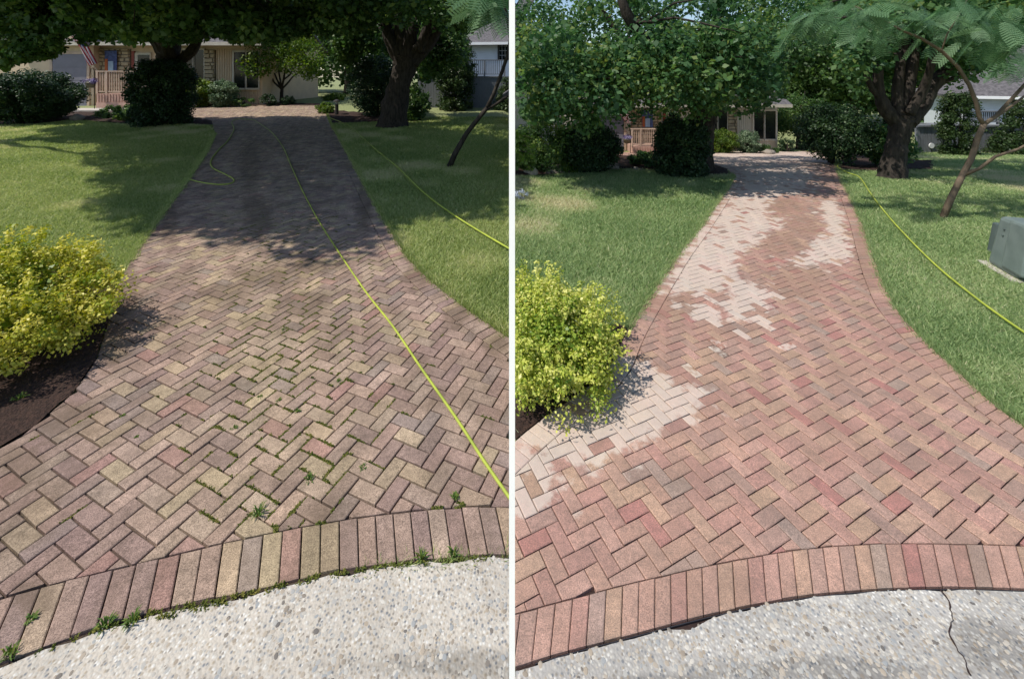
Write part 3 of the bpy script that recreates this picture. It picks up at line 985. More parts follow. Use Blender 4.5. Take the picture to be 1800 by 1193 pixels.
# black plastic edging along the washed front course
fo = POLY['R']['f_out']
strip = [p for p in fo if 0.02 < p.x < 3.2]
mb = MB()
for a, b in zip(strip, strip[1:]):
    mb.beam((a.x, a.y - 0.006, 0.006), (b.x, b.y - 0.006, 0.006), 0.003, 0.030)
tag(mb.build('edging_strip', M['plastic']), 'thin black plastic edging strip along the washed front course', 'edging')
# crack in the right apron: a ragged sliver
crack = resample([P(x, y) for x, y in [(1650, 1043), (1668, 1068), (1674, 1098), (1668, 1125), (1682, 1150), (1695, 1172), (1705, 1200)]], 0.012)
mb = MB()
lft, rgt = [], []
for i, p in enumerate(crack):
    j = random.gauss(0, 0.0018)
    hw = 0.0012 + 0.0030 * abs(math.sin(i * 0.7) * math.sin(i * 0.23 + 0.6)) + 0.001 * random.random()
    lft.append((p.x + j - hw, p.y, 0.0295)); rgt.append((p.x + j + hw, p.y, 0.0295))
n = len(lft)
mb.add(lft + rgt, [(i, i + 1, n + i + 1, n + i) for i in range(n - 1)])
tag(mb.build('crack', M['joint']), 'dark crack running down the grey concrete apron', 'crack')

# =================================================================== VEGETATION
# ------------------------------------------------------------------ lawns
def lawn(side, n):
    sgn = SIDES[side]['sgn']
    y = 1.9 * (19.0 / 1.9) ** (RNG.random(n * 3) ** 0.85)
    x = np.where(RNG.random(n * 3) < 0.9, RNG.uniform(0.0, 1.28, n * 3), RNG.uniform(1.28, 1.9, n * 3)) * y * sgn
    p = np.stack([x, y], 1)
    bad = pip(p, POLY[side]['whole'])
    for b in BEDW[side]: bad |= pip(p, b)
    ap = APRON[side]
    bad |= pip(p, ap)
    bad |= np.abs(x) < 0.02
    p = p[~bad][:n]
    n = len(p)
    x, y = p[:, 0], p[:, 1]
    patch = 0.5 + 0.5 * np.sin(x * 1.3 + 2 * np.sin(y * 0.9)) * np.sin(y * 1.7 + x * 0.6)
    h = (0.024 + 0.028 * RNG.random(n)) * (1 + 0.05 * y)
    wd = (0.0035 + 0.003 * RNG.random(n)) * (0.7 + 0.16 * y)
    a = RNG.uniform(0, 2 * math.pi, n)
    lean = RNG.uniform(0.3, 1.7, n) * h
    la = RNG.uniform(0, 2 * math.pi, n)
    z = zg(x, y) - 0.004
    b1 = np.stack([x + np.cos(a) * wd, y + np.sin(a) * wd, z], 1)
    b2 = np.stack([x - np.cos(a) * wd, y - np.sin(a) * wd, z], 1)
    t = np.stack([x + np.cos(la) * lean, y + np.sin(la) * lean, z + h], 1)
    big = np.sin(x * 0.55 + 1.7 * np.sin(y * 0.42 + sgn)) * np.sin(y * 0.61 + 1.3 * np.sin(x * 0.37)) + 0.6 * np.sin(x * 2.9 + y * 1.1) * np.sin(y * 3.3 - x * 0.7)
    dryp = np.clip(big - 0.30, 0, 1)
    v = np.clip(0.20 + 0.24 * patch + 0.75 * dryp + RNG.normal(0, 0.24, n), 0, 1)
    o = np_mesh('lawn_grass', np.stack([b1, b2, t], 1).reshape(-1, 3), 3, M['grass_left' if side == 'L' else 'grass_right'], None, v)
    tag(o, 'mown grass beside the %s' % SIDES[side]['where'], 'grass', kind='stuff')
lawn('L', 350000)
lawn('R', 410000)

def fringe(side, n):
    """longer grass leaning over the paver edge"""
    sgn = SIDES[side]['sgn']
    E = EDGE[side]
    lines = [smooth_line(G(E['left'][8:14] if side == 'L' else E['left'][5:12])), smooth_line(G(E['right']))]
    q, vv = [], []
    for k, ln in enumerate(lines):
        L = np.array([(p.x, p.y) for p in ln])
        m = n // 2
        i = RNG.integers(0, len(L) - 1, m)
        f = RNG.random(m)[:, None]
        p = L[i] * (1 - f) + L[i + 1] * f
        t = unit(L[i + 1] - L[i])
        out = np.stack([-t[:, 1], t[:, 0]], 1)
        p = p + out * RNG.normal(0.025, 0.03, m)[:, None]
        h = RNG.uniform(0.03, 0.085, m)
        z = zg(p[:, 0], p[:, 1])
        a = RNG.uniform(0, 6.28, m)
        wd = 0.004 + 0.0006 * p[:, 1]
        b1 = np.stack([p[:, 0] + np.cos(a) * wd, p[:, 1] + np.sin(a) * wd, z], 1)
        b2 = np.stack([p[:, 0] - np.cos(a) * wd, p[:, 1] - np.sin(a) * wd, z], 1)
        d = -out * RNG.uniform(-0.2, 0.9, m)[:, None] * h[:, None]
        tp = np.stack([p[:, 0] + d[:, 0], p[:, 1] + d[:, 1], z + h], 1)
        q.append(np.stack([b1, b2, tp], 1)); vv.append(np.clip(RNG.normal(0.38, 0.25, m), 0, 1))
    q, vv = np.concatenate(q), np.concatenate(vv)
    k = (q[:, :, 0] * sgn).min(1) > 0.012
    o = np_mesh('edge_grass', q[k].reshape(-1, 3), 3, M['grass_left' if side == 'L' else 'grass_right'], None, vv[k])
    tag(o, 'ragged grass fringe along the %s edge' % SIDES[side]['where'], 'grass', kind='stuff')
fringe('L', 16000)
fringe('R', 16000)

# ------------------------------------------------------------------ yellow bushes
def lumpy_bush(name, label, c, r, ncl, per, leaf, mat, clr, sgn=None, cat='bush', zmin=0.02, core=True):
    root = empty(name, (c[0], c[1], float(zg(c[0], c[1]))), label, cat)
    d = unit(RNG.normal(size=(ncl, 3)))
    d[:, 2] = np.abs(d[:, 2]) * 1.0 - 0.18
    lump = 1 + 0.16 * np.sin(d[:, 0] * 5 + c[0]) * np.cos(d[:, 1] * 6) + 0.10 * np.sin(d[:, 2] * 9 + d[:, 0] * 7) + RNG.normal(0, 0.10, ncl)
    base = np.array([c[0], c[1], c[2]])
    cen = base + d * np.array(r) * lump[:, None] * 0.92
    cen[:, 2] = np.maximum(cen[:, 2], zg(c[0], c[1]) + zmin + 0.06)
    q, v = cloud(cen, clr * RNG.uniform(0.5, 1.45, ncl), per, leaf, up=0.6, flat=0.85, bias=0.10)
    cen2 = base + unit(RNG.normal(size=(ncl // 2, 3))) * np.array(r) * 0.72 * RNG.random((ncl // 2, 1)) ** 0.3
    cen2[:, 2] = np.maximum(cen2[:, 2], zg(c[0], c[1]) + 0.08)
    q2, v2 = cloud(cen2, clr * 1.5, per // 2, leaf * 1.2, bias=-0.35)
    # shoots that stand clear of the outline
    m = 70
    d3 = unit(RNG.normal(size=(m, 3))); d3[:, 2] = np.abs(d3[:, 2]) * 0.9 - 0.05
    sh = [(base + d3[i] * np.array(r) * 0.92) + d3[i] * t * 0.17 + np.array([0, 0, t * 0.07]) for i in range(m) for t in (0.25, 0.5, 0.75, 1.0)]
    sh = np.array(sh); sh[:, 2] = np.maximum(sh[:, 2], zg(c[0], c[1]) + 0.06)
    q3, v3 = cloud(sh, 0.042, 16, leaf, up=0.5, bias=0.1)
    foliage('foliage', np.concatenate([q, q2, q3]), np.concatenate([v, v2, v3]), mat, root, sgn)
    for i in range(5):
        a = i * 1.25 + 0.3
        b0 = Vector((c[0] + math.cos(a) * 0.06, c[1] + math.sin(a) * 0.06, float(zg(c[0], c[1])) - 0.02))
        b1 = Vector((c[0] + math.cos(a) * r[0] * 0.55, c[1] + math.sin(a) * r[1] * 0.55, c[2] + r[2] * 0.45))
        if sgn and b1.x * sgn < 0.05: b1.x = 0.05 * sgn
        MB().tube(limb_path(b0, b1, 5), [0.02, 0.017, 0.014, 0.011, 0.008, 0.004], 6).build('stem', M['bark'], root, True)
    return root
cL = P(20, 590)
lumpy_bush('euonymus_bush', 'bright yellow leafy bush beside the weedy driveway', (W(-75, 0, 3.36).x, 3.36, 0.28), (0.98, 0.76, 0.64), 340, 120, 0.027, M['euonymus'], 0.125)
lumpy_bush('euonymus_bush', 'yellow-green leafy bush beside the washed driveway', (W(945, 0, 3.24).x, 3.24, 0.20), (0.56, 0.54, 0.42), 260, 120, 0.024, M['euonymus_right'], 0.105, sgn=1)

# ------------------------------------------------------------------ trees
def tree(name, label, limbs, centres, radius, per, leaf, mat, bark, sgn=None, twigs=14, up=0.4, aspect=0.75, sides=9, cat='tree', bias=0.0, group=None):
    """limbs: list of (points, radii); the first is the trunk"""
    base = Vector(limbs[0][0][0])
    root = empty(name, base, label, cat, group)
    mb = MB()
    def dense(pts, rr):
        pts = [Vector(p) for p in pts]
        out, ro = [], []
        n_ = len(pts)
        for i_ in range(n_ - 1):
            p0, p1, p2, p3 = pts[max(i_ - 1, 0)], pts[i_], pts[i_ + 1], pts[min(i_ + 2, n_ - 1)]
            for j_ in range(6):
                t_ = j_ / 6
                out.append(0.5 * ((2 * p1) + (p2 - p0) * t_ + (2 * p0 - 5 * p1 + 4 * p2 - p3) * t_ * t_ + (3 * p1 - p0 - 3 * p2 + p3) * t_ ** 3))
                ro.append((rr[i_] + (rr[i_ + 1] - rr[i_]) * t_) * (1 + random.gauss(0, 0.035)))
        out.append(pts[-1]); ro.append(rr[-1])
        return out, ro
    for pts, rad in limbs:
        n = len(pts)
        rr = rad if hasattr(rad, '__len__') else None
        if rr is None or len(rr) != n:
            r0, r1 = (rad if rr is None else rr[0]), (rad * 0.4 if rr is None else rr[-1])
            rr = [r0 + (r1 - r0) * i / (n - 1) for i in range(n)]
        b0 = len(mb.v)
        dp, dr = dense(pts, rr)
        mb.tube(dp, dr, sides + 5)
        for i_ in range(b0, len(mb.v)):
            ring = (i_ - b0) // (sides + 5); k_ = (i_ - b0) % (sides + 5)
            c_ = dp[ring]; v_ = Vector(mb.v[i_])
            f_ = 1 + 0.07 * math.sin(k_ * 2.6 + ring * 0.5) + random.gauss(0, 0.05)
            mb.v[i_] = tuple(c_ + (v_ - c_) * f_)
    ends = [Vector(p) for pts, _ in limbs for p in pts[1:]]
    cs = [Vector(c) for c in centres]
    if cs and twigs:
        for c in random.sample(cs, min(twigs, len(cs))):
            s = min(ends, key=lambda e: (e - c).length + (2.0 if e.z > c.z + 0.5 else 0))
            L = (c - s).length
            r0 = min(0.05, 0.012 + 0.010 * L)
            mb.tube(limb_path(s, c, 5, 0.06), [r0, r0 * .85, r0 * .7, r0 * .55, r0 * .4, r0 * .2], 6)
    mb.build('trunk', bark, root, True)
    if len(cs):
        q, v = cloud(centres, radius, per, leaf, up=up, aspect=aspect, bias=bias)
        foliage('crown', q, v, mat, root, sgn)
    return root

def shade_centres(poly_px, n, h0, h1):
    """places for canopy clumps that shade a patch of ground: the patch lifted towards the sun"""
    xs_ = [p[0] for p in poly_px]; ys_ = [p[1] for p in poly_px]
    g = [P(x, y) for x, y in poly_px]
    gp = [(p.x, p.y) for p in g]
    gx_ = [p[0] for p in gp]; gy_ = [p[1] for p in gp]
    out = []
    while len(out) < n:
        c = np.stack([RNG.uniform(min(gx_), max(gx_), 100), RNG.uniform(min(gy_), max(gy_), 100)], 1)
        for x, y in c[pip(c, gp)]:
            h = RNG.uniform(h0, h1)
            s = h / SUN.z
            out.append((x + SUN.x * s, y + SUN.y * s, float(zg(x, y)) + h))
    return np.array(out[:n])

# shaded ground in the left yard
SHADE_L = [(245, 402), (300, 385), (350, 398), (405, 368), (440, 395), (480, 425), (520, 408), (555, 395), (585, 445), (630, 430), (690, 440), (680, 400), (735, 360), (790, 392), (850, 372), (885, 355), (885, 250), (700, 226), (590, 212), (440, 208), (250, 228), (90, 224), (150, 240), (215, 258), (160, 280), (230, 315), (200, 340), (240, 355), (275, 358)]
canopy = shade_centres(SHADE_L, 760, 5.0, 7.6)
# trunks of the two big trees and the one standing left of the picture
t1 = P(292, 216); t2 = P(690, 222)
t0 = Vector((-18.4, 12.6, float(zg(-18.4, 12.6))))
near0, near1, near2 = [], [], []
for c in canopy:
    d0 = math.hypot(c[0] - t0.x, c[1] - t0.y); d1 = math.hypot(c[0] - t1.x, c[1] - t1.y) * 1.0; d2 = math.hypot(c[0] - t2.x, c[1] - t2.y)
    (near0 if d0 <= d1 and d0 <= d2 else near1 if d1 <= d2 else near2).append(c)

vis0 = px_region([(-30, -20), (100, -20), (112, 25), (100, 70), (75, 110), (40, 112), (-30, 105)], 130, 13.0, 16.5)
lim0 = [([t0, t0 + Vector((0.1, 0, 2)), t0 + Vector((0.3, 0.2, 4.5)), t0 + Vector((0.5, 0.3, 8))], [0.34, 0.28, 0.22, 0.08])]
for dx, dy, dz in ((4, 1, 7), (6, -1, 6.5), (3, -3, 7), (2, 3, 3.2), (5, 4, 7.5), (-2, 2, 8)):
    lim0.append((limb_path(t0 + Vector((0.2, 0.1, 3.0)), t0 + Vector((dx, dy, dz)), 6, 0.05), [0.15, 0.13, 0.11, 0.09, 0.07, 0.05, 0.03]))
tree('maple_tree', 'leafy maple reaching in at the far left above the garage', lim0, np.concatenate([np.array(near0), vis0]), np.concatenate([np.full(len(near0), 0.72), np.full(len(vis0), 0.42)]), 210, 0.16, M['maple'], M['bark'], sgn=-1, twigs=40)

y1 = t1.y
vis1 = px_region([(95, 0), (560, 0), (545, 52), (470, 62), (420, 68), (360, 60), (300, 66), (225, 58), (165, 68), (120, 50)], 215, y1 - 6, y1 + 0.5)
T = lambda x, y, d=0.0: W(x, y, y1 + d)
lim1 = [([t1 - Vector((0, 0, 0.1)), T(292, 150), T(298, 112), T(302, 95)], [0.52, 0.46, 0.45, 0.44]),
        ([T(300, 108), T(272, 62), T(256, 25), T(240, -20), T(215, -90)], [0.30, 0.24, 0.20, 0.16, 0.08]),
        ([T(302, 104), T(304, 55), T(312, 0), T(320, -80)], [0.30, 0.25, 0.2, 0.1]),
        ([T(308, 112), T(335, 92), T(352, 60), T(366, 20), T(400, -60)], [0.24, 0.2, 0.16, 0.12, 0.06]),
        ([T(300, 100, -.3), T(285, 40, -1), T(270, -30, -3), T(260, -110, -6)], [0.24, 0.2, 0.16, 0.08])]
tree('maple_tree', 'dark forked maple behind the clipped yew on the shaded lawn', lim1, np.concatenate([np.array(near1).reshape(-1, 3), vis1]), np.concatenate([np.full(len(near1), 0.72), np.full(len(vis1), 0.48)]), 190, 0.16, M['maple'], M['bark'], sgn=-1, twigs=40)

y2 = t2.y
T2 = lambda x, y, d=0.0: W(x, y, y2 + d)
vis2 = np.concatenate([px_region([(560, -20), (890, -20), (885, 5), (840, 25), (800, 45), (770, 30), (660, 25), (600, 50), (565, 40)], 70, y2 - 5.5, y2 - 0.5),
                       px_region([(590, 30), (670, 40), (660, 95), (600, 110)], 30, y2 + 1, y2 + 3), px_region([(730, 60), (800, 40), (800, 110), (745, 130)], 36, y2 + 1, y2 + 3)])
lim2 = [([t2 - Vector((0, 0, 0.1)), T2(694, 190), T2(702, 150), T2(712, 118), T2(716, 100)], [0.66, 0.50, 0.44, 0.46, 0.5]),
        ([T2(708, 112), T2(692, 80), T2(680, 50), T2(672, 10), T2(660, -60)], [0.34, 0.27, 0.23, 0.19, 0.1]),
        ([T2(712, 108), T2(704, 60), T2(702, 10), T2(700, -60)], [0.3, 0.23, 0.2, 0.12]),
        ([T2(716, 104), T2(722, 60), T2(735, 20), T2(742, -40)], [0.32, 0.26, 0.22, 0.12]),
        ([T2(722, 108), T2(748, 78), T2(770, 45), T2(800, 5), T2(840, -60)], [0.36, 0.31, 0.27, 0.21, 0.1]),
        ([T2(735, 90, -.2), T2(752, 50, -.4), T2(768, 10, -1), T2(780, -60, -3)], [0.22, 0.18, 0.14, 0.07])]
tree('maple_tree', 'big multi-stemmed tree right of the weedy driveway', lim2, np.concatenate([np.array(near2).reshape(-1, 3), vis2]), 0.72, 200, 0.17, M['maple'], M['bark'], sgn=-1, twigs=40)

# right yard
t3 = P(1228, 300)
y3 = t3.y
T3 = lambda x, y, d=0.0: W(x, y, y3 + d)
crown3 = [(905, -20), (1375, -20), (1372, 60), (1350, 110), (1362, 150), (1335, 196), (1310, 200), (1262, 172), (1225, 190), (1190, 205), (1120, 192), (1085, 200), (1030, 232), (985, 215), (925, 205), (905, 150)]
vis3 = np.concatenate([px_region(crown3, 230, y3 - 2.5, y3 + 3.0), px_region([(905, 60), (1360, 60), (1340, 190), (1180, 205), (930, 200)], 110, y3 - 3.2, y3 - 1.0)])
gap = np.array([[1075, 35], [1105, 60], [1010, 20], [960, 45], [1035, 60]])
pv = np.array([proj(c) for c in vis3])
dmin = np.min(np.hypot(pv[:, None, 0] - gap[None, :, 0], (pv[:, None, 1] - gap[None, :, 1]) * 1.3), 1)
vis3 = vis3[dmin > 17]
lim3 = [([t3 - Vector((0, 0, 0.1)), T3(1230, 250), T3(1236, 215), T3(1240, 190)], [0.36, 0.32, 0.30, 0.30]),
        ([T3(1240, 205), T3(1205, 165), T3(1160, 125), T3(1105, 80), T3(1060, 20)], [0.2, 0.16, 0.13, 0.1, 0.05]),
        ([T3(1240, 198), T3(1255, 130), T3(1262, 60), T3(1260, -30)], [0.22, 0.18, 0.14, 0.07]),
        ([T3(1240, 200), T3(1280, 165), T3(1310, 120), T3(1330, 60)], [0.16, 0.13, 0.1, 0.05]),
        ([T3(1238, 200, -.3), T3(1180, 130, -1), T3(1110, 40, -2), T3(1085, -30, -2)], [0.18, 0.15, 0.12, 0.06]),
        ([T3(1160, 125), T3(1080, 110), T3(1000, 105), T3(940, 90)], [0.1, 0.08, 0.06, 0.03])]
tree('maple_tree', 'leafy green maple above the porch behind the washed driveway', lim3, vis3, 0.48, 135, 0.105, M['maple_right'], M['bark'], sgn=1, twigs=40, up=0.3)

t4 = P(1567, 314)
y4 = t4.y
T4 = lambda x, y, d=0.0: W(x, y, y4 + d)
vis4 = np.concatenate([px_region([(1540, -30), (1800, -30), (1800, 20), (1760, 60), (1700, 90), (1660, 70), (1600, 30), (1560, 40)], 80, y4 - 1.5, y4 + 2.5),
                       px_region([(1380, -20), (1560, -20), (1545, 60), (1490, 90), (1420, 80), (1380, 50)], 60, y4 + 3, y4 + 6)])
lim4 = [([t4 - Vector((0, 0, 0.1)), T4(1572, 280), T4(1578, 245), T4(1584, 220), T4(1588, 205)], [0.30, 0.215, 0.195, 0.21, 0.23]),
        ([T4(1578, 215), T4(1555, 190), T4(1545, 155), T4(1544, 110), T4(1548, 40)], [0.17, 0.125, 0.105, 0.085, 0.05]),
        ([T4(1582, 210), T4(1578, 160), T4(1584, 110), T4(1592, 60), T4(1600, -10)], [0.14, 0.105, 0.09, 0.08, 0.04]),
        ([T4(1586, 210), T4(1594, 160), T4(1606, 100), T4(1612, 30)], [0.16, 0.125, 0.10, 0.05]),
        ([T4(1594, 214), T4(1620, 185), T4(1645, 145), T4(1680, 105), T4(1730, 75)], [0.20, 0.155, 0.125, 0.09, 0.04]),
        ([T4(1560, 190), T4(1530, 150), T4(1515, 100), T4(1505, 50)], [0.07, 0.055, 0.04, 0.02]),
        ([T4(1640, 150), T4(1670, 140), T4(1700, 125), T4(1740, 120)], [0.06, 0.045, 0.035, 0.015]),
        ([T4(1598, 200, -.2), T4(1622, 160, -.3), T4(1638, 110, -.6), T4(1650, 40, -1)], [0.10, 0.085, 0.07, 0.035])]
vis4 = np.concatenate([vis4, px_region([(1500, 40), (1680, 40), (1700, 110), (1640, 150), (1590, 120), (1530, 150), (1490, 110)], 60, y4 + 0.8, y4 + 2.5), px_region([(1640, 60), (1760, 50), (1740, 110), (1670, 130)], 26, y4 - 1.0, y4 + 0.5), px_region([(1490, 50), (1540, 40), (1535, 110), (1500, 120)], 16, y4 - 0.6, y4 + 0.6)])
tree('maple_tree', 'big multi-stemmed tree right of the washed driveway', lim4, vis4, 0.5, 120, 0.11, M['maple_right'], M['bark'], sgn=1, twigs=26)

# small ornamental trees beyond the drives
def small_tree(label, base_px, crown_px, depth, n, leaf, mat, sgn, r=0.5):
    b = P(*base_px)
    y = b.y
    cx = sum(p[0] for p in crown_px) / len(crown_px)
    cs = px_region(crown_px, n, y - depth, y + depth)
    lims = [([b, W(base_px[0], base_px[1] - 14, y), W(base_px[0] + 1, base_px[1] - 26, y)], [0.11, 0.09, 0.08])]
    for dx, dy in ((-34, 60), (-14, 75), (12, 80), (36, 62), (-50, 40), (48, 45)):
        lims.append((limb_path(W(base_px[0], base_px[1] - 24, y), W(base_px[0] + dx, base_px[1] - 22 - dy, y + random.uniform(-.6, .6)), 5, 0.05), [0.06, 0.05, 0.04, 0.035, 0.025, 0.015]))
    tree('ornamental_tree', label, lims, cs, r, 110, leaf, mat, M['bark'], sgn=sgn, twigs=18)
small_tree('small bright ornamental tree beyond the weedy driveway', (495, 181), [(432, 110), (450, 75), (490, 55), (540, 62), (562, 100), (556, 135), (520, 120), (480, 122), (450, 140)], 1.6, 70, 0.14, M['bright'], -1, 0.6)
small_tree('small ornamental tree beyond the washed driveway', (1403, 263), [(1345, 215), (1362, 185), (1400, 170), (1445, 180), (1470, 210), (1460, 240), (1430, 226), (1390, 228), (1360, 238)], 1.2, 70, 0.09, M['ornamental'], 1, 0.4)

# ------------------------------------------------------------------ shrubs
def shrub(name, label, cpx, wpx, hpx, mat, n, leaf, shape='round', ydepth=None, clr=0.22, per=60, sgn=None, cat='shrub', bias=0.0, dy=0.0, group=None, up=0.5):
    b = P(*cpx)
    y = b.y + dy
    s = F / b.y
    r, h = wpx / 2 / s, hpx / s
    ry = ydepth if ydepth else r
    root = empty(name, b, label, cat, group)
    t = RNG.random(n)
    a = RNG.uniform(0, 2 * math.pi, n)
    if shape == 'round':
        d = unit(RNG.normal(size=(n, 3)))
        rad = RNG.random((n, 1)) ** 0.25
        d = d * rad
        c = np.stack([d[:, 0] * r, d[:, 1] * ry, (d[:, 2] * 0.5 + 0.5) * h], 1)
        c[:, :2] *= np.where(d[:, 2:3] < -0.2, 0.9, 1.0)
    elif shape == 'column':
        k = RNG.random(n) ** 0.35 * (0.80 + 0.20 * np.sin(np.clip(t, 0, 1) * math.pi)) * np.where(t > 0.85, 1 - (t - 0.85) * 2.2, 1)
        c = np.stack([np.cos(a) * r * k, np.sin(a) * ry * k, t * h], 1)
    else:
        t = 1 - np.sqrt(RNG.random(n))
        k = RNG.random(n) ** 0.3 * (1 - t) ** 0.75 + 0.05
        c = np.stack([np.cos(a) * r * k, np.sin(a) * ry * k, t * h], 1)
    c[:, 2] = np.maximum(c[:, 2], clr * 0.55)
    c += np.array([b.x, b.y + dy, b.z])
    q, v = cloud(c, clr * RNG.uniform(0.7, 1.25, n), per, leaf, bias=bias, up=up)
    lowz = q[:, :, 2].min(1)
    k = lowz > b.z - 0.05
    foliage('foliage', q[k], v[k], mat, root, sgn)
    for i in range(3):
        a_ = i * 2.1
        MB().tube([(b.x + 0.05 * math.cos(a_), b.y + dy + 0.05 * math.sin(a_), b.z - 0.05), (b.x + 0.1 * math.cos(a_), b.y + dy + 0.1 * math.sin(a_), b.z + h * 0.3), (b.x + r * 0.4 * math.cos(a_), b.y + dy + ry * 0.4 * math.sin(a_), b.z + h * 0.7)], [0.04, 0.03, 0.012], 6).build('stem', M['bark'], root, True)
    return root

# left yard
shrub('yew_shrub', 'tall dark clipped yew in front of the forked maple', (286, 220), 92, 112, M['yew'], 300, 0.085, 'column', clr=0.26, per=110)
shrub('yew_shrub', 'wide dark rounded shrub at the far left below the garage', (55, 215), 140, 88, M['yew'], 340, 0.09, 'round', ydepth=1.6, clr=0.3, per=100)
shrub('evergreen_shrub', 'dark shrub mass left of the big tree by the path light', (640, 214), 110, 120, M['yew'], 240, 0.10, 'round', ydepth=1.4, clr=0.34, dy=2.0)
shrub('leafy_shrub', 'dark leafy shrub at the foot of the left big tree', (716, 216), 60, 62, M['maple'], 90, 0.11, 'round', clr=0.26, dy=0.8)
shrub('azalea_shrub', 'yellow-green shrub below the left window by the pale shrub', (350, 188.5), 52, 48, M['bright'], 110, 0.09, 'round', clr=0.24, per=80)
shrub('viburnum_shrub', 'pale grey-green shrub between the windows beyond the weedy driveway', (393, 188.5), 42, 48, M['pale'], 90, 0.09, 'round', clr=0.22, per=80)
shrub('boxwood_shrub', 'small round shrub beneath the left ornamental tree', (506, 185), 24, 16, M['yew'], 30, 0.07, 'round', clr=0.14)
shrub('boxwood_shrub', 'low dark shrub left of the bright ornamental tree trunk', (472, 187), 28, 20, M['yew'], 30, 0.07, 'round', clr=0.14)
shrub('boxwood_shrub', 'low plant under the right house window beyond the weedy driveway', (430, 188), 34, 16, M['maple'], 30, 0.07, 'round', clr=0.12)
shrub('hosta_plant', 'low leafy plants in the shaded bed before the porch', (215, 212), 70, 26, M['maple'], 50, 0.10, 'round', clr=0.14, ydepth=0.8, cat='plant')
shrub('groundcover_plant', 'bright low plant by the path light at the weedy driveway', (572, 200), 26, 18, M['bright'], 30, 0.08, 'round', clr=0.14, cat='plant')
shrub('hedge', 'bright low hedge beyond the end of the weedy driveway', (562, 182), 44, 14, M['bright'], 50, 0.08, 'round', clr=0.18, dy=2.0, cat='hedge')
shrub('thuja_shrub', 'tall narrow arborvitae before the white house deck on the left', (800, 193), 66, 132, M['thuja'], 260, 0.10, 'column', clr=0.28, up=0.2)
shrub('thuja_shrub', 'arborvitae cut off by the white divider beside the left deck', (893, 194), 50, 56, M['thuja'], 90, 0.10, 'cone', clr=0.25, sgn=-1)
# right yard
shrub('yew_shrub', 'dark clipped yew at the bend of the washed driveway', (1198, 309), 84, 93, M['yew'], 300, 0.055, 'column', clr=0.18, per=110)
shrub('yew_shrub', 'wide dark rounded shrub left of the grey garage door on the right', (1030, 300), 112, 82, M['yew'], 320, 0.06, 'round', ydepth=1.0, clr=0.2, per=100)
shrub('holly_shrub', 'dark glossy shrub behind the spruce tips near the white divider', (960, 302), 110, 96, M['maple'], 150, 0.06, 'round', ydepth=1.2, clr=0.2, sgn=1)
shrub('evergreen_shrub', 'dark shrub mass left of the right big tree', (1524, 300), 96, 110, M['yew'], 260, 0.06, 'round', ydepth=1.2, clr=0.25, dy=1.2)
shrub('leafy_shrub', 'dark leafy shrub at the foot of the right big tree', (1598, 302), 66, 74, M['maple_right'], 100, 0.075, 'round', clr=0.18, dy=0.6)
shrub('azalea_shrub', 'yellow-green shrub below the window beyond the washed driveway', (1270, 270), 44, 40, M['bright'], 110, 0.055, 'round', clr=0.15, per=80)
shrub('viburnum_shrub', 'pale grey-green shrub beside the stone pier beyond the washed driveway', (1315, 270), 36, 40, M['pale'], 90, 0.05, 'round', clr=0.14, per=80)
shrub('boxwood_shrub', 'small round shrub beneath the right ornamental tree', (1414, 264), 18, 13, M['yew'], 30, 0.045, 'round', clr=0.09)
shrub('boxwood_shrub', 'dark shrub at the house corner left of the right ornamental tree', (1384, 268), 28, 24, M['yew'], 40, 0.045, 'round', clr=0.1)
shrub('boxwood_shrub', 'low plant under the double window beyond the washed driveway', (1347, 270), 36, 14, M['maple'], 30, 0.05, 'round', clr=0.08)
shrub('groundcover_plant', 'low leafy groundcover below the porch railing on the right', (1135, 292), 66, 24, M['maple_right'], 60, 0.06, 'round', clr=0.1, ydepth=0.6, cat='plant')
shrub('groundcover_plant', 'dark red plant at the foot of the right clipped yew', (1165, 300), 22, 14, M['yew'], 20, 0.05, 'round', clr=0.07, cat='plant')
shrub('daylily_plant', 'strappy yellow-green plant in the stony bed by the dark shrub', (1003, 306), 24, 20, M['bright'], 24, 0.07, 'round', clr=0.07, cat='plant')
shrub('hedge', 'bright low hedge beyond the end of the washed driveway', (1462, 262), 40, 12, M['bright'], 50, 0.05, 'round', clr=0.12, dy=1.6, cat='hedge')
shrub('thuja_shrub', 'narrow arborvitae left of the white house deck on the right', (1684, 274), 52, 108, M['thuja'], 220, 0.065, 'column', clr=0.18, up=0.2)
shrub('thuja_shrub', 'cone-shaped arborvitae at the right edge by the grey fence', (1795, 273), 80, 96, M['thuja'], 200, 0.065, 'cone', clr=0.2, up=0.2)

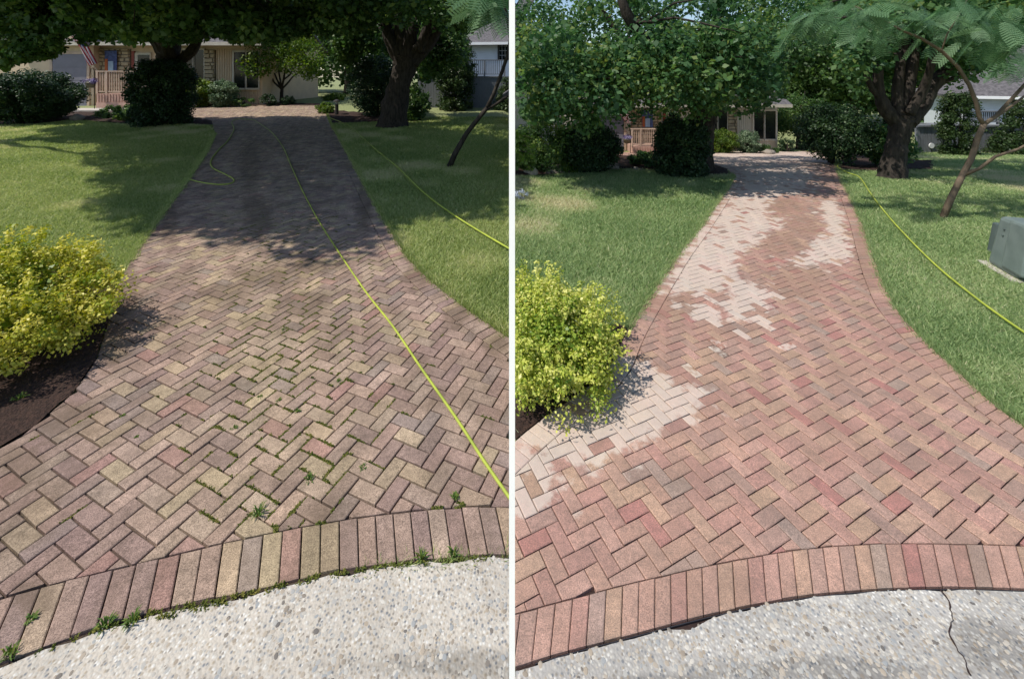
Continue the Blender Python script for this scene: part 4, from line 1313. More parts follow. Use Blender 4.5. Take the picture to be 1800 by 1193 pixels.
# spruce tips at the left edge of the right yard
def spruce():
    b = P(918, 306)
    root = empty('spruce_shrub', b, 'light green spruce branches beside the white divider', 'shrub')
    q, vv = [], []
    mb = MB()
    for i in range(34):
        px_, py_ = random.uniform(895, 945), random.uniform(238, 296)
        s = Vector((max(b.x - 0.1, 0.05), b.y, W(0, py_ - 4, b.y).z))
        e = W(px_, py_ + 3, b.y - random.uniform(0.1, 0.7))
        if e.x < 0.06: e.x = 0.06
        mb.tube([s, s.lerp(e, 0.5) + Vector((0, 0, 0.03)), e], [0.012, 0.008, 0.003], 5)
        m = 90
        t = RNG.random(m)[:, None]
        pos = np.array(s)[None] * (1 - t) + np.array(e)[None] * t
        dr = np.array((e - s).normalized())
        sd_ = unit(np.cross(dr, RNG.normal(size=(m, 3))))
        tip = pos + (dr * 0.5 + sd_) * 0.07
        wv = np.cross(dr, sd_) * 0.008
        q.append(np.stack([pos - wv, pos + wv, tip + wv * 0.4, tip - wv * 0.4], 1)); vv.append(np.clip(RNG.normal(0.5, 0.25, m), 0, 1))
    mb.build('stem', M['bark'], root)
    foliage('foliage', np.concatenate(q), np.concatenate(vv), M['ornamental'], root, 1)
spruce()

# white hydrangea heads near the divider
def hydrangea():
    b = P(918, 352)
    root = empty('hydrangea', b, 'white hydrangea heads on the lawn beside the white divider', 'flower')
    cs = np.array([W(x, y, b.y) for x, y in ((907, 338), (917, 336), (925, 341), (912, 345), (919, 349), (908, 342))])
    q, v = cloud(cs, 0.055, 70, 0.026, up=0.8)
    foliage('blossom', q, v, M['flower'], root, 1)
    for c in cs:
        MB().tube([b, b.lerp(Vector(c), 0.6), Vector(c)], 0.006, 5).build('stem', M['weed'] if False else M['bark_light'], root)
hydrangea()

# ------------------------------------------------------------------ young trees (mimosa)
def fronds(anchors, n, L0, mat, root, sgn=None, name='frond'):
    q, vv = [], []
    for i in range(n):
        a = Vector(random.choice(anchors)) + Vector((random.gauss(0, .10), random.gauss(0, .2), random.gauss(0, .08)))
        az = random.uniform(0, 2 * math.pi)
        L = L0 * random.uniform(0.7, 1.2)
        d = Vector((math.cos(az), math.sin(az) * 0.8, random.uniform(-1.2, 0.1))).normalized()
        side = d.cross(Vector((0, 0, 1))).normalized()
        side = (Matrix.Rotation(random.uniform(-1.0, 1.0), 3, d) @ side).normalized()
        up_ = side.cross(d).normalized()
        tone = random.gauss(0.5, 0.33)
        npin = 11
        e_ = a + d * L + Vector((0, 0, -0.25 * L))
        m_ = a + d * L * 0.5 + Vector((0, 0, -0.0625 * L))
        rw = side * 0.0035
        q.append((a - rw, a + rw, m_ + rw, m_ - rw)); vv.append(0.0)
        q.append((m_ - rw, m_ + rw, e_ + rw * .4, e_ - rw * .4)); vv.append(0.0)
        for k in range(npin):
            t = 0.25 + 0.75 * k / (npin - 1)
            p = a + d * L * t + Vector((0, 0, -0.25 * L * t * t))
            for s in (-1, 1):
                pd = (side * s + d * 0.55 + Vector((0, 0, -0.1))).normalized()
                pl = L * 0.36 * math.sin(math.pi * (0.22 + 0.72 * (1 - t) + 0.06))
                wv = (pd.cross(up_)).normalized()
                m = 9
                for j in range(m):
                    u0 = p + pd * pl * (j / m)
                    lw = L * 0.036 * (1 - 0.4 * j / m)
                    for s2 in (-1, 1):
                        e = u0 + wv * s2 * lw + pd * lw * 0.5
                        x = pd * pl / m * 0.36
                        q.append((u0 - x, u0 + x, e + x * 0.7, e - x * 0.7)); vv.append(tone + random.gauss(0, 0.06))
    q = np.array([[tuple(p) for p in f] for f in q], np.float32)
    return foliage('crown', q, np.clip(vv, 0, 1), mat, root, sgn)

bR = P(1655, 384)
yb = bR.y
Y = lambda x, y, d=0.0: W(x, y, yb + d)
root = empty('mimosa_tree', bR, 'slender young mimosa with feathery leaves on the right lawn', 'tree')
mb = MB()
mb.tube([bR - Vector((0, 0, .05)), Y(1672, 348), Y(1690, 312), Y(1708, 278), Y(1720, 240), Y(1730, 218)], [0.048, 0.045, 0.042, 0.040, 0.038, 0.040], 9)
mb.tube([Y(1730, 219), Y(1722, 208), Y(1716, 180), Y(1704, 150), Y(1684, 118), Y(1655, 90), Y(1620, 68), Y(1585, 54), Y(1550, 34), Y(1500, 10)], [0.034, 0.03, 0.028, 0.027, 0.026, 0.024, 0.022, 0.018, 0.014, 0.008], 8)
mb.tube([Y(1731, 218), Y(1750, 205), Y(1775, 178), Y(1805, 145), Y(1850, 100)], [0.03, 0.027, 0.024, 0.022, 0.015], 8)
mb.tube([Y(1735, 214, .05), Y(1760, 200, .1), Y(1800, 170, .2), Y(1850, 140, .3)], [0.022, 0.02, 0.017, 0.01], 7)
mb.tube([Y(1690, 310), Y(1722, 296, -.1), Y(1750, 275, -.2), Y(1790, 262, -.3), Y(1840, 235, -.4)], [0.028, 0.024, 0.022, 0.018, 0.012], 7)
mb.tube([Y(1655, 90), Y(1665, 60), Y(1690, 20), Y(1710, -20)], [0.012, 0.01, 0.008, 0.005], 6)
mb.build('trunk', M['bark_light'], root, True)
anch = [Y(x, y, random.uniform(-0.5, 0.5)) for x, y in [(1420, 35), (1450, 12), (1470, 45), (1500, 20), (1530, 40), (1560, 15), (1590, 30), (1520, 5), (1480, 25), (1700, 15), (1730, 35), (1760, 20), (1790, 40), (1780, 75), (1750, 60), (1720, 15), (1690, 40), (1670, 20), (1640, 15), (1800, 60), (1790, 95)]]
fronds(anch, 210, 0.40, M['mimosa'], root, 1)

bL = P(788, 294)
yl = bL.y
Y = lambda x, y, d=0.0: W(x, y, yl + d)
root = empty('mimosa_tree', bL, 'thin leaning young tree on the shaded lawn near the white divider', 'tree')
mb = MB()
mb.tube([bL - Vector((0, 0, .05)), Y(800, 270), Y(820, 235), Y(842, 207), Y(856, 190)], [0.075, 0.068, 0.06, 0.055, 0.055], 9)
mb.tube([Y(855, 192), Y(868, 165), Y(882, 128), Y(893, 95), Y(897, 70), Y(893, 40), Y(887, 10), Y(884, -30)], [0.05, 0.046, 0.044, 0.042, 0.04, 0.036, 0.03, 0.02], 8)
mb.tube([Y(852, 194), Y(872, 183), Y(897, 166)], [0.04, 0.035, 0.03], 8)
mb.build('trunk', M['bark'], root, True)
fronds([Y(882, -12), Y(870, -20), Y(860, -5), Y(850, -25)], 30, 0.8, M['mimosa'], root, -1)

# ------------------------------------------------------------------ woods behind
def far_tree(i, x, y, h, r, mat, side):
    b = Vector((x, y, float(zg(x, y))))
    n = int(46 + 10 * r)
    d = unit(RNG.normal(size=(n, 3))) * RNG.random((n, 1)) ** 0.35
    c = np.stack([d[:, 0] * r, d[:, 1] * r, h * 0.52 + d[:, 2] * h * 0.5], 1)
    c[:, 2] = np.maximum(c[:, 2], 0.8)
    c += np.array(b)
    return tree('background_tree', FAR[i], [([b - Vector((0, 0, .1)), b + Vector((0.1, 0, h * 0.3)), b + Vector((0.2, 0, h * 0.75))], [0.3, 0.22, 0.06])], c, 1.35, 95, 0.36, mat, M['bark'], sgn=-1 if x < 0 else 1, twigs=8, sides=7, group='background trees')
FAR = []
spots = []
for px_, yy, h, r in [(-60, 40, 13, 5), (60, 46, 15, 5.5), (200, 44, 14, 5.5), (330, 46, 15, 5.5), (440, 43, 12, 4.5), (535, 40, 13, 4.5), (610, 36, 12, 4), (660, 44, 15, 5), (740, 38, 12, 4.5), (800, 46, 15, 5.5), (860, 50, 16, 5.5),
                      (960, 40, 8.5, 5), (1060, 42, 8, 5), (1170, 40, 9, 5), (1290, 38, 9.5, 5), (1385, 40, 8.5, 4.5), (1450, 44, 8, 4.5), (1500, 33, 12, 3.6), (1560, 36, 14, 4), (1630, 34, 12, 3.6), (1680, 30, 9, 3.0), (1760, 44, 14, 5), (1850, 42, 14, 5)]:
    spots.append(((px_ - 900) / F * yy, yy, h, r, px_))
nl = sum(1 for s in spots if s[0] < 0)
for i, s in enumerate(spots):
    k = i if s[0] < 0 else i - nl
    ordn = ['first', 'second', 'third', 'fourth', 'fifth', 'sixth', 'seventh', 'eighth', 'ninth', 'tenth', 'eleventh', 'twelfth', 'thirteenth'][k]
    FAR.append('%s tree from the left in the woods behind the %s' % (ordn, 'weedy driveway' if s[0] < 0 else 'washed driveway'))
for i, s in enumerate(spots):
    far_tree(i, s[0], s[1], s[2], s[3], M['wood'], s[4])

# =================================================================== BUILDINGS
def slab_stones(x0, x1, z0, z1, y, sz, root, name='stone'):
    """rough stones laid in courses on a wall face"""
    mb = MB()
    z = z0
    while z < z1 - 0.02:
        h = min(random.uniform(0.7, 1.2) * sz, z1 - z)
        x = x0
        while x < x1 - 0.02:
            w_ = min(random.uniform(1.2, 2.6) * sz, x1 - x)
            g = sz * 0.07
            d = random.uniform(0.04, 0.08)
            if w_ > 3 * g and h > 3 * g:
                j = lambda: random.uniform(0, g)
                vs = [(x + g + j(), y, z + g + j()), (x + w_ - g - j(), y, z + g + j()), (x + w_ - g - j(), y, z + h - g - j()), (x + g + j(), y, z + h - g - j())]
                fr = [(a[0] + (x + w_ / 2 - a[0]) * 0.12, y - d, a[2] + (z + h / 2 - a[2]) * 0.12) for a in vs]
                mb.add(vs + fr, [(4, 5, 6, 7), (0, 1, 5, 4), (1, 2, 6, 5), (2, 3, 7, 6), (3, 0, 4, 7)])
            x += w_
        z += h
    o = mb.build(name, M['stone'], root)
    o['kind'] = 'stuff'
    return o

def house(side):
    Hs = SIDES[side]
    y = Hs['house_y']
    s = F / y
    L = side == 'L'
    # local pixel frame of the facade; the left one is the master, the right one a mapped copy
    if L:
        fx = lambda p: (p - 900) / s
        fz = lambda q: CAM_H + (YH - q) / s
    else:
        fx = lambda p: (1110 + (p - 168) * 0.888 - 900) / s
        fz = lambda q: CAM_H + (YH - (268 + (q - 185) * 0.78)) / s
    k = 1.0 if L else 0.63                                    # size of details
    where = Hs['where']
    base = Vector((fx(300), y, fz(185)))
    cream = M['cream'] if L else M['cream_right']
    root = empty('house', base, 'tan house with stone panels and porch behind the %s' % where, 'house')
    z0, ze = fz(187.5), fz(80)
    dpt = 7.0 * k
    # wall pieces butt round the window openings
    wall = MB()
    wins = [(318, 339, 88, 150), (341, 358, 88, 150), (411, 430, 92, 155), (433, 454, 92, 155)]
    wall.span(fx(60), fx(459), y + 0.10 * k, y + dpt, z0, ze)
    wall.build('wall', cream, root)
    bat = MB()
    for p in np.arange(379, 410, 4.2):
        bat.span(fx(p), fx(p) + 0.035 * k, y + 0.06 * k, y + 0.098 * k, fz(184), fz(86))
    for p in np.arange(412, 457, 4.2):
        bat.span(fx(p), fx(p) + 0.035 * k, y + 0.06 * k, y + 0.098 * k, fz(184), fz(160))
    o = bat.build('batten', cream, root); o['kind'] = 'stuff'
    for i, (a, b, c, d) in enumerate(wins):
        f = MB()
        t = 0.10 * k
        x0_, x1_, zt, zb = fx(a), fx(b), fz(c), fz(d)
        f.span(x0_ - t, x1_ + t * 0.4, y, y + 0.095 * k, zt, zt + t)
        f.span(x0_ - t, x1_ + t * 0.4, y - 0.03 * k, y + 0.095 * k, zb - t, zb)
        f.span(x0_ - t, x0_, y, y + 0.095 * k, zb, zt)
        f.span(x1_, x1_ + t * 0.4, y, y + 0.095 * k, zb, zt)
        fo_ = f.build('window', M['frame'], root)
        MB().span(x0_, x1_, y + 0.05 * k, y + 0.09 * k, zb, zt).build('pane', M['glass'], fo_)
    # stone panels
    for nm, a, b, c, d in (('stone_panel', 168, 228, 86, 184), ('stone_pier', 358.5, 377.5, 88, 184)):
        m_ = MB().span(fx(a), fx(b), y + 0.03 * k, y + 0.097 * k, fz(d), fz(c)).build(nm, M['mortar'], root)
        slab_stones(fx(a), fx(b), fz(d), fz(c), y + 0.031 * k, 0.17 * k * 1.3, m_)
    # front door with red side panel and pale frame
    d_ = MB().span(fx(236), fx(264), y + 0.02 * k, y + 0.096 * k, fz(182), fz(93)).build('door', M['frame'], root)
    MB().span(fx(242), fx(262), y - 0.01 * k, y + 0.018 * k, fz(150), fz(97)).build('pane', M['glass'], d_)
    MB().span(fx(231), fx(235.5), y + 0.0 * k, y + 0.096 * k, fz(182), fz(90)).build('door_trim', M['red'], root)
    # roof: eave board, gutter, slope
    ro = MB()
    ov = 0.7 * k
    zr = ze + 2.1 * k
    xa, xb = fx(40), fx(472)
    ro.add([(xa, y - ov, ze), (xb, y - ov, ze), (xb, y + dpt / 2, zr), (xa, y + dpt / 2, zr), (xa, y + dpt + ov, ze), (xb, y + dpt + ov, ze),
            (xa, y - ov, ze + 0.14 * k), (xb, y - ov, ze + 0.14 * k), (xb, y + dpt / 2, zr + 0.16 * k), (xa, y + dpt / 2, zr + 0.16 * k), (xa, y + dpt + ov, ze + 0.14 * k), (xb, y + dpt + ov, ze + 0.14 * k)],
           [(6, 7, 8, 9), (9, 8, 11, 10), (1, 0, 3, 2), (2, 3, 4, 5), (0, 1, 7, 6), (1, 2, 8, 7), (2, 5, 11, 8), (3, 0, 6, 9), (4, 3, 9, 10), (5, 4, 10, 11)])
    rf = ro.build('roof', M['shingle'], root)
    MB().span(xa, xb, y - ov - 0.05 * k, y - ov - 0.005, ze - 0.06 * k, ze + 0.13 * k).build('gutter', M['frame'], rf)
    # garage wing standing forward at the left
    g = MB()
    gy = y - 0.35 * k
    gxa, gxb = fx(-60 if L else -75), fx(163)
    ks = gy / y
    gxb = gxb * ks
    gtop = fz(58)
    g.span(gxa, gxb, gy + 0.05, y + 0.08 * k, z0, gtop)
    g.build('garage_wall', cream, root)
    peak = gtop + 2.6 * k
    gm = (gxa + gxb) / 2
    gr = MB()
    e_ = 0.4 * k
    gr.add([(gxa - e_, gy - e_, gtop - 0.1), (gm, gy - e_, peak), (gxb + e_, gy - e_, gtop - 0.1), (gxa - e_, y + 3 * k, gtop - 0.1), (gm, y + 3 * k, peak), (gxb + e_, y + 3 * k, gtop - 0.1),
            (gxa - e_, gy - e_, gtop + 0.05), (gm, gy - e_, peak + 0.17), (gxb + e_, gy - e_, gtop + 0.05), (gxa - e_, y + 3 * k, gtop + 0.05), (gm, y + 3 * k, peak + 0.17), (gxb + e_, y + 3 * k, gtop + 0.05)],
           [(6, 7, 10, 9), (7, 8, 11, 10), (0, 1, 7, 6), (1, 2, 8, 7), (1, 0, 3, 4), (2, 1, 4, 5), (5, 4, 10, 11), (4, 3, 9, 10), (0, 6, 9, 3), (2, 5, 11, 8)])
    gr.build('garage_roof', M['shingle'], root)
    MB().add([(gxa, gy + 0.05, gtop), (gxb, gy + 0.05, gtop), (gm, gy + 0.05, peak - 0.05), (gxa, gy + 0.2, gtop), (gxb, gy + 0.2, gtop), (gm, gy + 0.2, peak - 0.05)], [(0, 1, 2), (5, 4, 3), (0, 2, 5, 3), (1, 4, 5, 2)]).build('gable', cream, root)
    dd = MB()
    dxa, dxb = fx(92) * ks, fx(153) * ks
    zt = fz(96)
    nrow = 4
    door = MB().span(dxa, dxb, gy + 0.015, gy + 0.048, z0, zt).build('garage_door', M['greydoor'], root)
    for r_ in range(nrow):
        hh = (zt - z0) / nrow
        MB().span(dxa + 0.02, dxb - 0.02, gy - 0.01, gy + 0.013, z0 + hh * r_ + 0.012, z0 + hh * (r_ + 1) - 0.012).build('door_panel', M['greydoor'], door)
    for a, b, c, d in ((dxb, dxb + 0.14 * k, z0, zt + 0.14 * k), (dxa - 0.14 * k, dxa, z0, zt + 0.14 * k)):
        MB().span(a, b, gy - 0.02, gy + 0.048, c, d).build('door_frame', M['trim'], root)
    MB().span(dxa, dxb, gy - 0.02, gy + 0.048, zt, zt + 0.14 * k).build('door_frame', M['trim'], root)
    # porch: deck, skirt, steps, railing
    py = y - 1.5 * k
    kp = py / y
    px0, px1 = fx(170) * kp, fx(236) * kp
    zd = fz(163)
    MB().span(px0, px1, py, y + 0.02 * k, z0 + 0.01, zd).build('porch_deck', M['pinkwood'], root)
    sk = MB()
    for t in np.linspace(px0 + 0.05 * k, px1 - 0.1 * k, 13):
        sk.span(t, t + 0.07 * k, py - 0.03 * k, py - 0.004, z0 + 0.45 * (zd - z0), zd - 0.03 * k)
    sk.span(px0, px1, py - 0.04 * k, py - 0.004, z0 + 0.02, z0 + 0.40 * (zd - z0))
    sk.build('porch_skirt', M['pinkwood'], root)
    zt = fz(127)
    for a in (px0, (px0 * 3 + px1) / 4, px1):
        MB().box((a, py + 0.05 * k, (zd + zt) / 2), (0.10 * k, 0.10 * k, zt - zd)).build('railing_post', M['trim'], root)
    MB().span(px0 - 0.08 * k, px1 + 0.08 * k, py, py + 0.12 * k, zt, zt + 0.06 * k).build('handrail', M['trim'], root)
    MB().span(px0, px1, py + 0.02 * k, py + 0.08 * k, zd + 0.08 * k, zd + 0.14 * k).build('bottom_rail', M['trim'], root)
    for t in np.linspace(px0 + 0.12 * k, px1 - 0.12 * k, 15):
        MB().span(t, t + 0.045 * k, py + 0.03 * k, py + 0.07 * k, zd + 0.14 * k, zt).build('baluster', M['trim'], root)
    for i in range(3):
        MB().span(px1 + 0.02, px1 + 0.9 * k, py + 0.25 * k * i, py + 0.25 * k * (i + 1) - 0.004, z0 + 0.01, z0 + 0.16 * k * (i + 1)).build('step', M['slab'], root)
    # concrete pad before the garage
    sl = MB().span(fx(60) * ks, px1 + 0.5 * k, py - 1.6 * k, py - 0.1 * k, z0 - 0.05, z0 + 0.035)
    tag(sl.build('concrete_pad', M['slab']), 'pale concrete pad before the garage and porch behind the %s' % where, kind='structure')
    # banner hung on the stone
    bn = Vector(((fx(190) + fx(205)) / 2, y - 0.10 * k, fz(110)))
    br = empty('banner', bn, 'blue and orange porch banner on the stone wall behind the %s' % where, 'banner')
    bx0, bx1 = fx(188), fx(209)
    w3 = (bx1 - bx0)
    ya, yb_ = y - 0.13 * k, y - 0.11 * k
    MB().span(bx0, bx1, ya, yb_, fz(128), fz(90)).build('cloth', M['ban_blue'], br)
    MB().span(bx0 + 0.3 * w3, bx0 + 0.72 * w3, ya - 0.012, ya - 0.003, fz(127), fz(108)).build('print', M['ban_pale'], br)
    MB().span(bx0 + 0.02 * w3, bx0 + 0.26 * w3, ya - 0.012, ya - 0.003, fz(127), fz(104)).build('print', M['ban_orange'], br)
    MB().tube([(bx0 - 0.04, yb_, fz(89.5)), (bx1 + 0.04, yb_, fz(89.5))], 0.02 * k, 8).build('rod', M['dark_metal'], br)
    # flag on a slanting staff at the garage corner
    fy = gy - 0.5 * k
    fk = fy / y
    fp = lambda p, q: Vector((fx(p) * fk, fy, fz(q)))
    a, b = (fp(128, 62), fp(166, 128))
    fr = empty('flag', b, 'striped flag hanging from a slanted pole by the garage behind the %s' % where, 'flag')
    MB().tube([b + Vector((0, 0.3 * k, -0.1)), a + Vector((0, -0.3 * k, 0.3 * k))], 0.02 * k, 7).build('pole', M['frame'], fr)
    c0, c1, c2, c3 = fp(126, 66), fp(147, 60), fp(169, 113), fp(158, 117)
    nst = 13
    for i in range(nst):
        mb_ = MB()
        for j in range(8):
            u0, u1 = i / nst, (i + 1) / nst
            v0, v1 = j / 8, (j + 1) / 8
            def pt(u, v):
                p = c0.lerp(c1, u).lerp(c3.lerp(c2, u), v)
                p.y += 0.09 * k * math.sin(u * 11 + v * 3) - 0.02
                return p
            q = [pt(u0, v0), pt(u1, v0), pt(u1, v1), pt(u0, v1)]
            bk = [p + Vector((0, 0.006, 0)) for p in q]
            mb_.add(q + bk, [(0, 1, 2, 3), (7, 6, 5, 4)])
        mb_.build('stripe', M['flag_red' if i % 2 == 0 else 'flag_white'], fr)
    cn = MB()
    for j in range(4):
        for i in range(4):
            def pt2(u, v):
                p = c0.lerp(c1, u).lerp(c3.lerp(c2, u), v)
                p.y += 0.09 * k * math.sin(u * 11 + v * 3) - 0.05
                return p
            u0, u1, v0, v1 = 0.46 + i * 0.135, 0.46 + (i + 1) * 0.135, j * 0.1, (j + 1) * 0.1
            q = [pt2(u0, v0), pt2(u1, v0), pt2(u1, v1), pt2(u0, v1)]
            cn.add(q, [(0, 1, 2, 3)])
    cn.build('canton', M['flag_blue'], fr)
    # hanging flower basket on a crook
    hy = py - 0.5 * k
    hk = hy / y
    hp = lambda p, q: Vector((fx(p) * hk, hy, fz(q)))
    foot = hp(166, 184); foot.z = float(zg(foot.x, foot.y))
    hb = empty('hanging_basket', foot, 'flower basket on a crook beside the porch behind the %s' % where, 'flower basket')
    MB().tube([foot, hp(166, 140), hp(166, 126), hp(163, 121), hp(160, 122), hp(159, 128)], 0.018 * k, 6).build('crook', M['dark_metal'], hb)
    pot = hp(159, 148)
    rr = 0.22 * k
    mbp = MB()
    mbp.tube([pot + Vector((0, 0, -0.16 * k)), pot + Vector((0, 0, 0.08 * k)), pot + Vector((0, 0, 0.10 * k))], [rr * 0.7, rr, rr * 1.04], 14)
    mbp.build('pot', M['pot'], hb, True)
    for ang_ in (0.4, 2.5, 4.6):
        MB().tube([pot + Vector((math.cos(ang_) * rr, math.sin(ang_) * rr, 0.1 * k)), hp(159, 128)], 0.006 * k, 4).build('wire', M['dark_metal'], hb)
    q, v = cloud(np.array([pot + Vector((random.gauss(0, .14) * k, random.gauss(0, .14) * k, 0.2 * k + random.gauss(0, .05) * k)) for _ in range(14)]), 0.12 * k, 40, 0.06 * k)
    foliage('flowers', q, v, M['purple'], hb)
    return root
house('L')
house('R')

def white_house(side):
    L = side == 'L'
    if L:
        wx, wy, x_right, base, fence_top, deck_top, eave, corner = 828, 194, 935, 193, 135, 104, 80, 826
    b = P(820, 193) if L else P(1720, 272)
    y = b.y + (0.8 if L else 0.5)
    s = F / y
    fx = lambda p: (p - 900) / s
    fz = lambda q: CAM_H + (YH - q) / s
    where = 'left' if L else 'right'
    k = 1.0 if L else 0.72
    # fence / skirting of upright grey boards
    c = dict(f0=735, f1=897, ft=136, fb=195, d0=822, d1=888, dt=105, w0=828, w1=899, eave=80, e0=800, win=(878, 894, 74, 106)) if L else \
        dict(f0=1612, f1=2000, ft=223, fb=274, d0=1708, d1=1770, dt=196, w0=1698, w1=2000, eave=172, e0=1685, win=(1758, 1776, 170, 200))
    fr = empty('board_fence', Vector((fx(c['f0']), y, fz(c['fb']))), 'grey upright board fence below the white house on the %s' % where, 'fence')
    mb = MB()
    p = fx(c['f0'])
    while p < fx(c['f1']) - 0.1:
        mb.span(p, p + 0.125, y, y + 0.025 + random.uniform(0, 0.008), fz(c['fb']) - 0.3, fz(c['ft']))
        p += 0.14
    o = mb.build('boards', M['greywood'], fr); o['kind'] = 'stuff'
    MB().span(fx(c['f0']), fx(c['f1']), y + 0.04, y + 0.10, fz(c['fb']) - 0.3, fz(c['ft']) - 0.05).build('backing', M['greywood'], fr)
    MB().span(fx(c['f0']), fx(c['f1']), y - 0.06, y + 0.15, fz(c['ft']), fz(c['ft']) + 0.06).build('cap_rail', M['greywood'], fr)
    # round reflector plate
    rx, ry_ = (744, 174) if L else (1636, 256)
    pr = Vector((fx(rx), y - 0.02, fz(ry_)))
    rm = MB().tube([pr + Vector((0, -0.03, 0)), pr], [0.14 * k, 0.14 * k], 18)
    tag(rm.build('wall_plate', M['white_paint']), 'small round white plate on the grey fence on the %s' % where, 'plate')
    # the house
    y2 = y + 2.2 * k
    s2 = F / y2
    gx2 = lambda p: (p - 900) / s2
    gz2 = lambda q: CAM_H + (YH - q) / s2
    hr = empty('white_house', Vector((gx2(c['w0']), y2, fz(c['fb']))), 'white clapboard house with grey hipped roof on the %s' % where, 'house')
    hr.rotation_euler.z = -math.radians(8 if L else 30)
    xa, xb = gx2(c['w0']), (gx2(c['w1']) if L else gx2(1960))
    ze = gz2(c['eave'])
    zb = fz(c['fb']) - 0.3
    MB().span(xa, xb, y2 + 0.04, y2 + 7 * k, zb, ze).build('wall', M['white_siding'], hr)
    sd_ = MB()
    z = gz2(c['fb'] - (55 if L else 48))
    st = 0.13 * k
    while z < ze - 0.02:
        sd_.add([(xa - 0.02, y2 + 0.035, z), (xb, y2 + 0.035, z), (xb, y2 + 0.012, z + 0.004), (xa - 0.02, y2 + 0.012, z + 0.004), (xb, y2 + 0.034, z + st), (xa - 0.02, y2 + 0.034, z + st)], [(0, 1, 2, 3), (3, 2, 4, 5)])
        z += st
    o = sd_.build('clapboards', M['white_siding'], hr); o['kind'] = 'stuff'
    MB().span(xa - 0.10, xa - 0.021, y2 - 0.01, y2 + 0.08, zb, ze).build('corner_board', M['white_paint'], hr)
    e0 = gx2(c['e0'])
    ov = xa - e0
    run = 4.4 * k
    rise = 3.2 * k
    y3 = y2 - 0.5 * k
    xe = xb if L else xb
    ro = MB()
    ro.add([(e0, y3, ze), (xe, y3, ze), (xe, y3 + run, ze + rise), (e0 + run, y3 + run, ze + rise), (e0, y3 + 2 * run, ze), (xe, y3 + 2 * run, ze),
            (e0, y3, ze + 0.14 * k), (xe, y3, ze + 0.14 * k), (xe, y3 + run, ze + rise + 0.14 * k), (e0 + run, y3 + run, ze + rise + 0.14 * k), (e0, y3 + 2 * run, ze + 0.14 * k), (xe, y3 + 2 * run, ze + 0.14 * k)],
           [(6, 7, 8, 9), (10, 6, 9), (9, 8, 11, 10), (0, 1, 7, 6), (0, 4, 5, 1), (4, 0, 6, 10), (5, 4, 10, 11), (1, 5, 11, 8, 7)])
    rf = ro.build('roof', M['shingle'], hr)
    MB().span(e0 - 0.02, xe, y3 - 0.09, y3 - 0.004, ze - 0.02, ze + 0.13 * k).build('gutter', M['white_paint'], rf)
    a, b_, c_, d_ = c['win']
    wn_ = MB()
    x0_, x1_, zt, zb_ = gx2(a), gx2(b_), gz2(c_), gz2(d_)
    t = 0.08 * k
    yy = y2 - 0.02
    for q in ((x0_ - t, x0_, zb_, zt + t), (x1_, x1_ + t, zb_, zt + t), (x0_, x1_, zt, zt + t)):
        wn_.span(q[0], q[1], yy - 0.03, yy + 0.03, q[2], q[3])
    w_ = wn_.build('window', M['dark_metal'], hr)
    for i in range(3):
        for j in range(4):
            dx, dz = (x1_ - x0_) / 3, (zt - zb_) / 4
            MB().span(x0_ + dx * i + 0.012, x0_ + dx * (i + 1) - 0.012, yy - 0.01, yy + 0.005, zb_ + dz * j + 0.012, zb_ + dz * (j + 1) - 0.012).build('pane', M['glass'], w_)
    MB().span(x0_, x1_, yy + 0.006, yy + 0.02, zb_, zt).build('sash', M['white_paint'], w_)
    lp = Vector((gx2(865 if L else 1752), y2 - 0.06, gz2(76 if L else 176)))
    MB().tube([lp + Vector((0, 0.06, 0)), lp, lp + Vector((0.02, -0.1, -0.08))], [0.05 * k, 0.07 * k, 0.09 * k], 8).build('wall_lamp', M['dark_metal'], hr)
    # deck railing on top of the fence
    dr = empty('deck_railing', Vector((fx(c['d0']), y + 0.2, fz(c['ft']) + 0.06)), 'grey slatted deck railing in front of the white house on the %s' % where, 'railing')
    xa, xb = fx(c['d0']), fx(c['d1'])
    za, zb2 = fz(c['ft']) + 0.061, fz(c['dt'])
    dm = M['greywood']
    MB().span(xa, xb, y + 0.2, y + 0.3, zb2 - 0.05, zb2).build('top_rail', dm, dr)
    MB().span(xa, xb, y + 0.22, y + 0.28, za + 0.08, za + 0.12).build('bottom_rail', dm, dr)
    for q in (xa, xa + (xb - xa) * 0.42, xb - 0.08):
        MB().span(q, q + 0.09 * k, y + 0.205, y + 0.295, za, zb2 - 0.051).build('post', dm, dr)
    q = xa + 0.12
    while q < xb - 0.12:
        MB().span(q, q + 0.035 * k, y + 0.235, y + 0.265, za + 0.12, zb2 - 0.05).build('slat', dm, dr)
        q += 0.105 * k
    MB().span(fx(c['d0']) - 0.5, fx(c['f1']) - 0.01, y + 0.16, y2 - 0.03, fz(c['ft']) - 0.16, fz(c['ft']) - 0.02).build('deck_floor', dm, dr)
white_house('L')
white_house('R')

